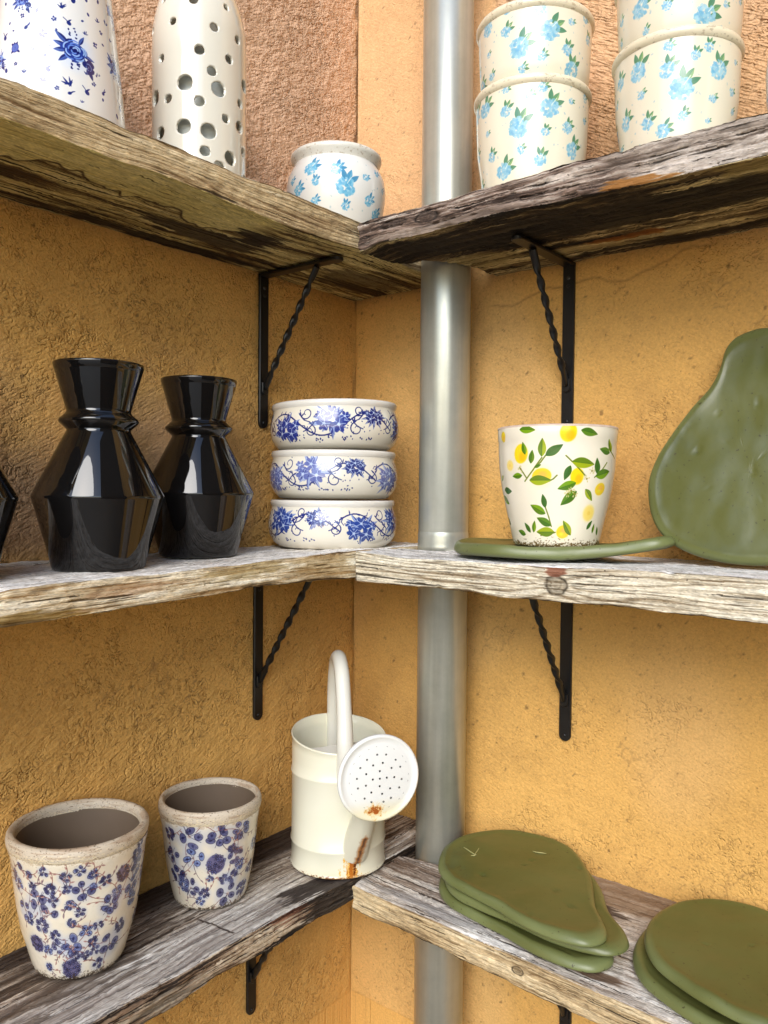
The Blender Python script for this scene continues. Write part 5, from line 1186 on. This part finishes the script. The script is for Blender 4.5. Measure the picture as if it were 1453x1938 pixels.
# ------------------------------------------------------------------ watering can
def watering_can():
    CX, CY = .145, -.203; R = .0715
    root = tag(empty('watering_can', (CX, CY, Z3+.0035)), 'cream enamel watering can with perforated rose head and rust streaks', 'watering can')
    d = Vector((.9, -.436, 0)).normalized(); sa = math.atan2(d.y, d.x)
    c = Canvas(R, 0, .21, (.89, .88, .80), .0004)
    n = fnoise(c.H, c.W, 50, 60, 7); c.a = mixc(c.a, (.84, .82, .72), np.clip(.3+.3*n, 0, 1)*.4)
    RU = (.62, .30, .06); RD = (.28, .10, .03); yy = (np.arange(c.H)*c.px)[:, None]; xx = (np.arange(c.W)*c.px)[None, :]
    def streak(ang, z0, z1, wd, col, al, seed):
        x, _ = c.xy(ang, 0); nn = fnoise(c.H, c.W, 26, 3, seed)*.3+fnoise(c.H, c.W, 3, 3, seed+1)*.22; wd = wd*(1.15-.5*np.clip(yy/.04, 0, 1))
        m_ = sstep(1.0, .35, np.abs(xx-x)/wd+nn)*sstep(z1+.004, z1-.004, yy+0*xx)*sstep(z0-.004, z0+.004, yy+0*xx); c.a = mixc(c.a, col, m_*al)
    FA = -.64
    streak(FA+.05, .0, .040, .0125, (.90, .66, .25), .85, 1); streak(FA+.08, .0, .036, .006, RU, .8, 3); streak(FA+.14, .004, .036, .0022, RD, .8, 5)
    e = fnoise(c.H, c.W, 2, 6, 12)*.6+fnoise(c.H, c.W, 1.4, 1.6, 13)*.4
    dens = sstep(.5, 1.6, fnoise(1, c.W, 1, 40, 14)[0]+.9*np.exp(-((xx-c.xy(FA-.35, 0)[0])/.05)**2))[0] if False else np.exp(-((xx-c.xy(FA-.25, 0)[0])/.045)**2)
    m_ = sstep(.5, 1.1, e*.6*np.exp(-yy/.006)+1.3*np.exp(-yy/.0028)*(.25+dens)); c.a = mixc(c.a, RD, m_*.9)
    hal = np.exp(-yy/.006)*dens*.35; c.a = mixc(c.a, (.86, .68, .36), np.clip(hal, 0, 1)*np.ones((1, c.W)))
    m = image_mat('cream_enamel', c.image('enamel_print'), .22, coat=.4, bumpn=.03, bscale=30)
    PL = noise_mat('plain_enamel', (.72, .705, .62), (.76, .745, .665), 10, .24, .03, 30, coat=.4, rr=.04)
    back = sa+PI
    sl = lambda th, z: np.where(z > .16, .011*np.cos(th-back), 0)*np.clip((z-.16)/.03, 0, 1)
    prof = [(0, .001), (.0700, .001), (.0725, 0), (.0732, .0015), (.0722, .003), (R, .005)]
    prof += [(R, .034), (R+.0014, .0365), (R+.0014, .0385), (R, .041), (R, .138), (R+.0013, .1405), (R+.0013, .1425), (R, .145), (R, .160), (R, .170), (R, .180), (R, .190), (R+.0010, .1915), (R+.0012, .1930), (R, .1945), (R-.0014, .1935), (R-.0014, .18), (R-.0014, .165), (R-.0014, .150), (R-.0014, .004), (0, .004)]
    lathe('body', prof, m, root, n=128, vmap=(0, .21), slant=sl)
    # half cover at the front, under the rim
    V, F = [(0, 0, 0)], []
    pts = []
    for k in range(41):
        a = sa-1.15+2.3*k/40; pts.append((math.cos(a)*(R-.0015), math.sin(a)*(R-.0015)))
    V = [(x, y, .1895+.011*math.cos(math.atan2(y, x)-back)) for x, y in pts]
    V += [(x, y, z-.0012) for x, y, z in V]
    F = [tuple(range(41)), tuple(range(81, 40, -1))]+[(k, k+41, k+42, k+1) for k in range(40)]+[(40, 81, 41, 0)]
    mesh_obj('front_cover', V, F, PL, root, smooth=False)
    # handle: a flattened tube arching from the back rim to the front
    d2 = Vector((.75, -.66, 0)).normalized()
    A_ = -d2*.066; B_ = d2*(R+.001)
    ctrl = [(A_+Vector((0, 0, .150))), (A_+Vector((0, 0, .215))), (A_*.93+Vector((0, 0, .255))), (A_*.62+Vector((0, 0, .293))), (A_*.12+Vector((0, 0, .308))), (B_*.42+Vector((0, 0, .292))), (B_*.78+Vector((0, 0, .250))), (B_*.98+Vector((0, 0, .205))), (B_*1.04+Vector((0, 0, .165))), (B_*1.015+Vector((0, 0, .130)))]
    def catmull(P, n=9):
        out = []
        for i in range(len(P)-1):
            p0, p1, p2, p3 = P[max(0, i-1)], P[i], P[i+1], P[min(len(P)-1, i+2)]
            for t in np.linspace(0, 1, n, endpoint=False): out.append(.5*((2*p1)+(-p0+p2)*t+(2*p0-5*p1+4*p2-p3)*t*t+(-p0+3*p1-3*p2+p3)*t**3))
        out.append(P[-1]); return out
    pts = catmull(ctrl); N = len(pts)
    rad = []; 
    for i in range(N):
        q = i/(N-1); rad.append(.0112+.0055*max(0, (q-.68)/.32)**1.3 if q > .68 else .0112)
    fl = [(1.0, 1.0-.68*max(0, (i/(N-1)-.78)/.22)) for i in range(N)]
    fl = [(1, max(.28, f_[1])) for f_ in fl]
    V, F = tube_along(pts, rad, n=20, flat=fl)
    mesh_obj('handle', V, F, PL, root)
    # spout
    p0 = d*(R-.012)+Vector((0, 0, .034)); p1 = d*.133+Vector((0, 0, .158))
    N = 24; sp = [p0.lerp(p1, i/(N-1)) for i in range(N)]
    c3 = Canvas(.02, 0, .14, (.84, .82, .72), .0004)
    y3 = (np.arange(c3.H)/c3.H)[:, None]; x3 = (np.arange(c3.W)/c3.W)[None, :]
    V, F = tube_along(sp, [.0215-.0085*(i/(N-1)) for i in range(N)], n=28, caps=False)
    m3, nt, b = new_mat('spout_enamel')
    tc = nt.nodes.new('ShaderNodeTexCoord'); nz = nt.nodes.new('ShaderNodeTexNoise'); nz.inputs['Scale'].default_value = 160; nz.inputs['Detail'].default_value = 5
    nt.links.new(tc.outputs['Object'], nz.inputs['Vector'])
    sx = nt.nodes.new('ShaderNodeSeparateXYZ'); nt.links.new(tc.outputs['Object'], sx.inputs[0])
    # rust along a seam on the side of the spout: distance of (x, y) from a vertical seam line leaning with the spout
    pm = sp[9]; right = Vector((cr_.x, cr_.y, 0)).normalized()
    dt = nt.nodes.new('ShaderNodeVectorMath'); dt.operation = 'DOT_PRODUCT'; dt.inputs[1].default_value = (right.x, right.y, 0)
    nt.links.new(tc.outputs['Object'], dt.inputs[0])
    slope = (p1-p0).dot(right)/(p1.z-p0.z)
    ma = nt.nodes.new('ShaderNodeMath'); ma.operation = 'MULTIPLY_ADD'; ma.inputs[1].default_value = -slope; nt.links.new(sx.outputs['Z'], ma.inputs[0]); nt.links.new(dt.outputs['Value'], ma.inputs[2])
    off = p0.dot(right)-slope*p0.z
    sb = nt.nodes.new('ShaderNodeMath'); sb.operation = 'SUBTRACT'; nt.links.new(ma.outputs[0], sb.inputs[0]); sb.inputs[1].default_value = off+.0085
    ab = nt.nodes.new('ShaderNodeMath'); ab.operation = 'ABSOLUTE'; nt.links.new(sb.outputs[0], ab.inputs[0])
    ad = nt.nodes.new('ShaderNodeMath'); ad.operation = 'MULTIPLY_ADD'; ad.inputs[1].default_value = .007; nt.links.new(nz.outputs['Fac'], ad.inputs[0]); nt.links.new(ab.outputs[0], ad.inputs[2])
    zf = nt.nodes.new('ShaderNodeMapRange'); zf.inputs['From Min'].default_value = .068; zf.inputs['From Max'].default_value = .080; zf.inputs['To Max'].default_value = .01; nt.links.new(sx.outputs['Z'], zf.inputs['Value'])
    ad2 = nt.nodes.new('ShaderNodeMath'); ad2.operation = 'ADD'; nt.links.new(ad.outputs[0], ad2.inputs[0]); nt.links.new(zf.outputs[0], ad2.inputs[1])
    cr = nt.nodes.new('ShaderNodeValToRGB'); e = cr.color_ramp.elements
    e[0].position = .0040/.02; e[0].color = (.10, .035, .01, 1); e[1].position = .0105/.02; e[1].color = (.66, .63, .50, 1)
    k_ = cr.color_ramp.elements.new(.0062/.02); k_.color = (.40, .16, .03, 1)
    sc_ = nt.nodes.new('ShaderNodeMath'); sc_.operation = 'MULTIPLY'; sc_.inputs[1].default_value = 50; nt.links.new(ad2.outputs[0], sc_.inputs[0]); nt.links.new(sc_.outputs[0], cr.inputs['Fac'])
    nt.links.new(cr.outputs[0], b.inputs['Base Color']); b.inputs['Roughness'].default_value = .3
    mesh_obj('spout', V, F, m3, root)
    # rose head
    nrm = Vector((.86, -.50, .03)).normalized(); ctr = p1+nrm*.012+Vector((0, 0, .0125))
    a1 = nrm.cross(Vector((0, 0, 1))).normalized(); a2 = a1.cross(nrm)
    RR = .0590
    pr = [(.0125, -.030), (.016, -.026), (.036, -.012), (RR-.003, -.006), (RR, -.004), (RR+.0006, -.001), (RR, .0022), (RR-.0018, .0035), (RR-.0040, .0028), (RR-.0065, .0008), (RR-.012, .0014), (.03, .0034), (0, .0042)]
    n_ = 72; V = []; uvs = []
    for r, h in pr:
        for k in range(n_): a = 2*PI*k/n_; V.append(tuple(ctr+a1*math.cos(a)*r+a2*math.sin(a)*r+nrm*h)); uvs.append((.5+math.cos(a)*r/.13, .5+math.sin(a)*r/.13))
    F = [(i*n_+k, i*n_+(k+1) % n_, (i+1)*n_+(k+1) % n_, (i+1)*n_+k) for i in range(len(pr)-1) for k in range(n_)]
    S_ = 420; im = np.ones((S_, S_, 3), dtype=np.float32)*np.array((.91, .91, .89), dtype=np.float32)
    gy, gx = np.mgrid[0:S_, 0:S_]/S_; gx = (gx-.5)*.13; gy = (gy-.5)*.13
    low = sstep(-.025, -.052, gy); im = mixc(im, (.90, .86, .70), low*.8)
    q = np.hypot((gx*1.0-0.004)/.0085, (gy+.0445)/.006)+.35*fnoise(S_, S_, 9, 9, 3)+.2*fnoise(S_, S_, 3, 3, 4)
    im = mixc(im, (.86, .66, .34), sstep(1.9, .8, q)*.7); im = mixc(im, (.62, .30, .08), sstep(.95, .5, q)*.9)
    fm = image_mat('rose_enamel', make_image('rose_print', im), .25, coat=.4, bumpn=.03, bscale=40)
    head = mesh_obj('rose_head', V, F, fm, root, uv=uvs); bm_fix(head)
    HB_ = noise_mat('hole_shadow', (.01, .009, .008), (.02, .018, .015), 50, .9, 0, 10)
    Vh, Fh = [], []
    rings = [(0, .0, 1), (0.0, .0103, 4), (.4, .0215, 9), (.1, .0330, 14), (.25, .0425, 20)]
    for ph, rr, cnt in rings:
        for k in range(cnt):
            if rr > .04 and k % 10 == 7: pass
            a = ph+2*PI*k/cnt+(.05*math.sin(k*3)); cx_, cy_ = rr*math.cos(a), rr*math.sin(a)
            hh = np.interp(rr, [0, .03, .044, .0495], [.0042, .0034, .0014, .0008])+.00025
            b0 = len(Vh); rad_ = .0015
            for q_ in range(8): aa = 2*PI*q_/8; Vh.append(tuple(ctr+a1*(cx_+math.cos(aa)*rad_)+a2*(cy_+math.sin(aa)*rad_)+nrm*hh))
            Vh.append(tuple(ctr+a1*cx_+a2*cy_+nrm*(hh-.0002)))
            for q_ in range(8): Fh.append((b0+q_, b0+(q_+1) % 8, b0+8))
    tag(mesh_obj('perforations', Vh, Fh, HB_, root, smooth=False), kind='stuff')
watering_can()
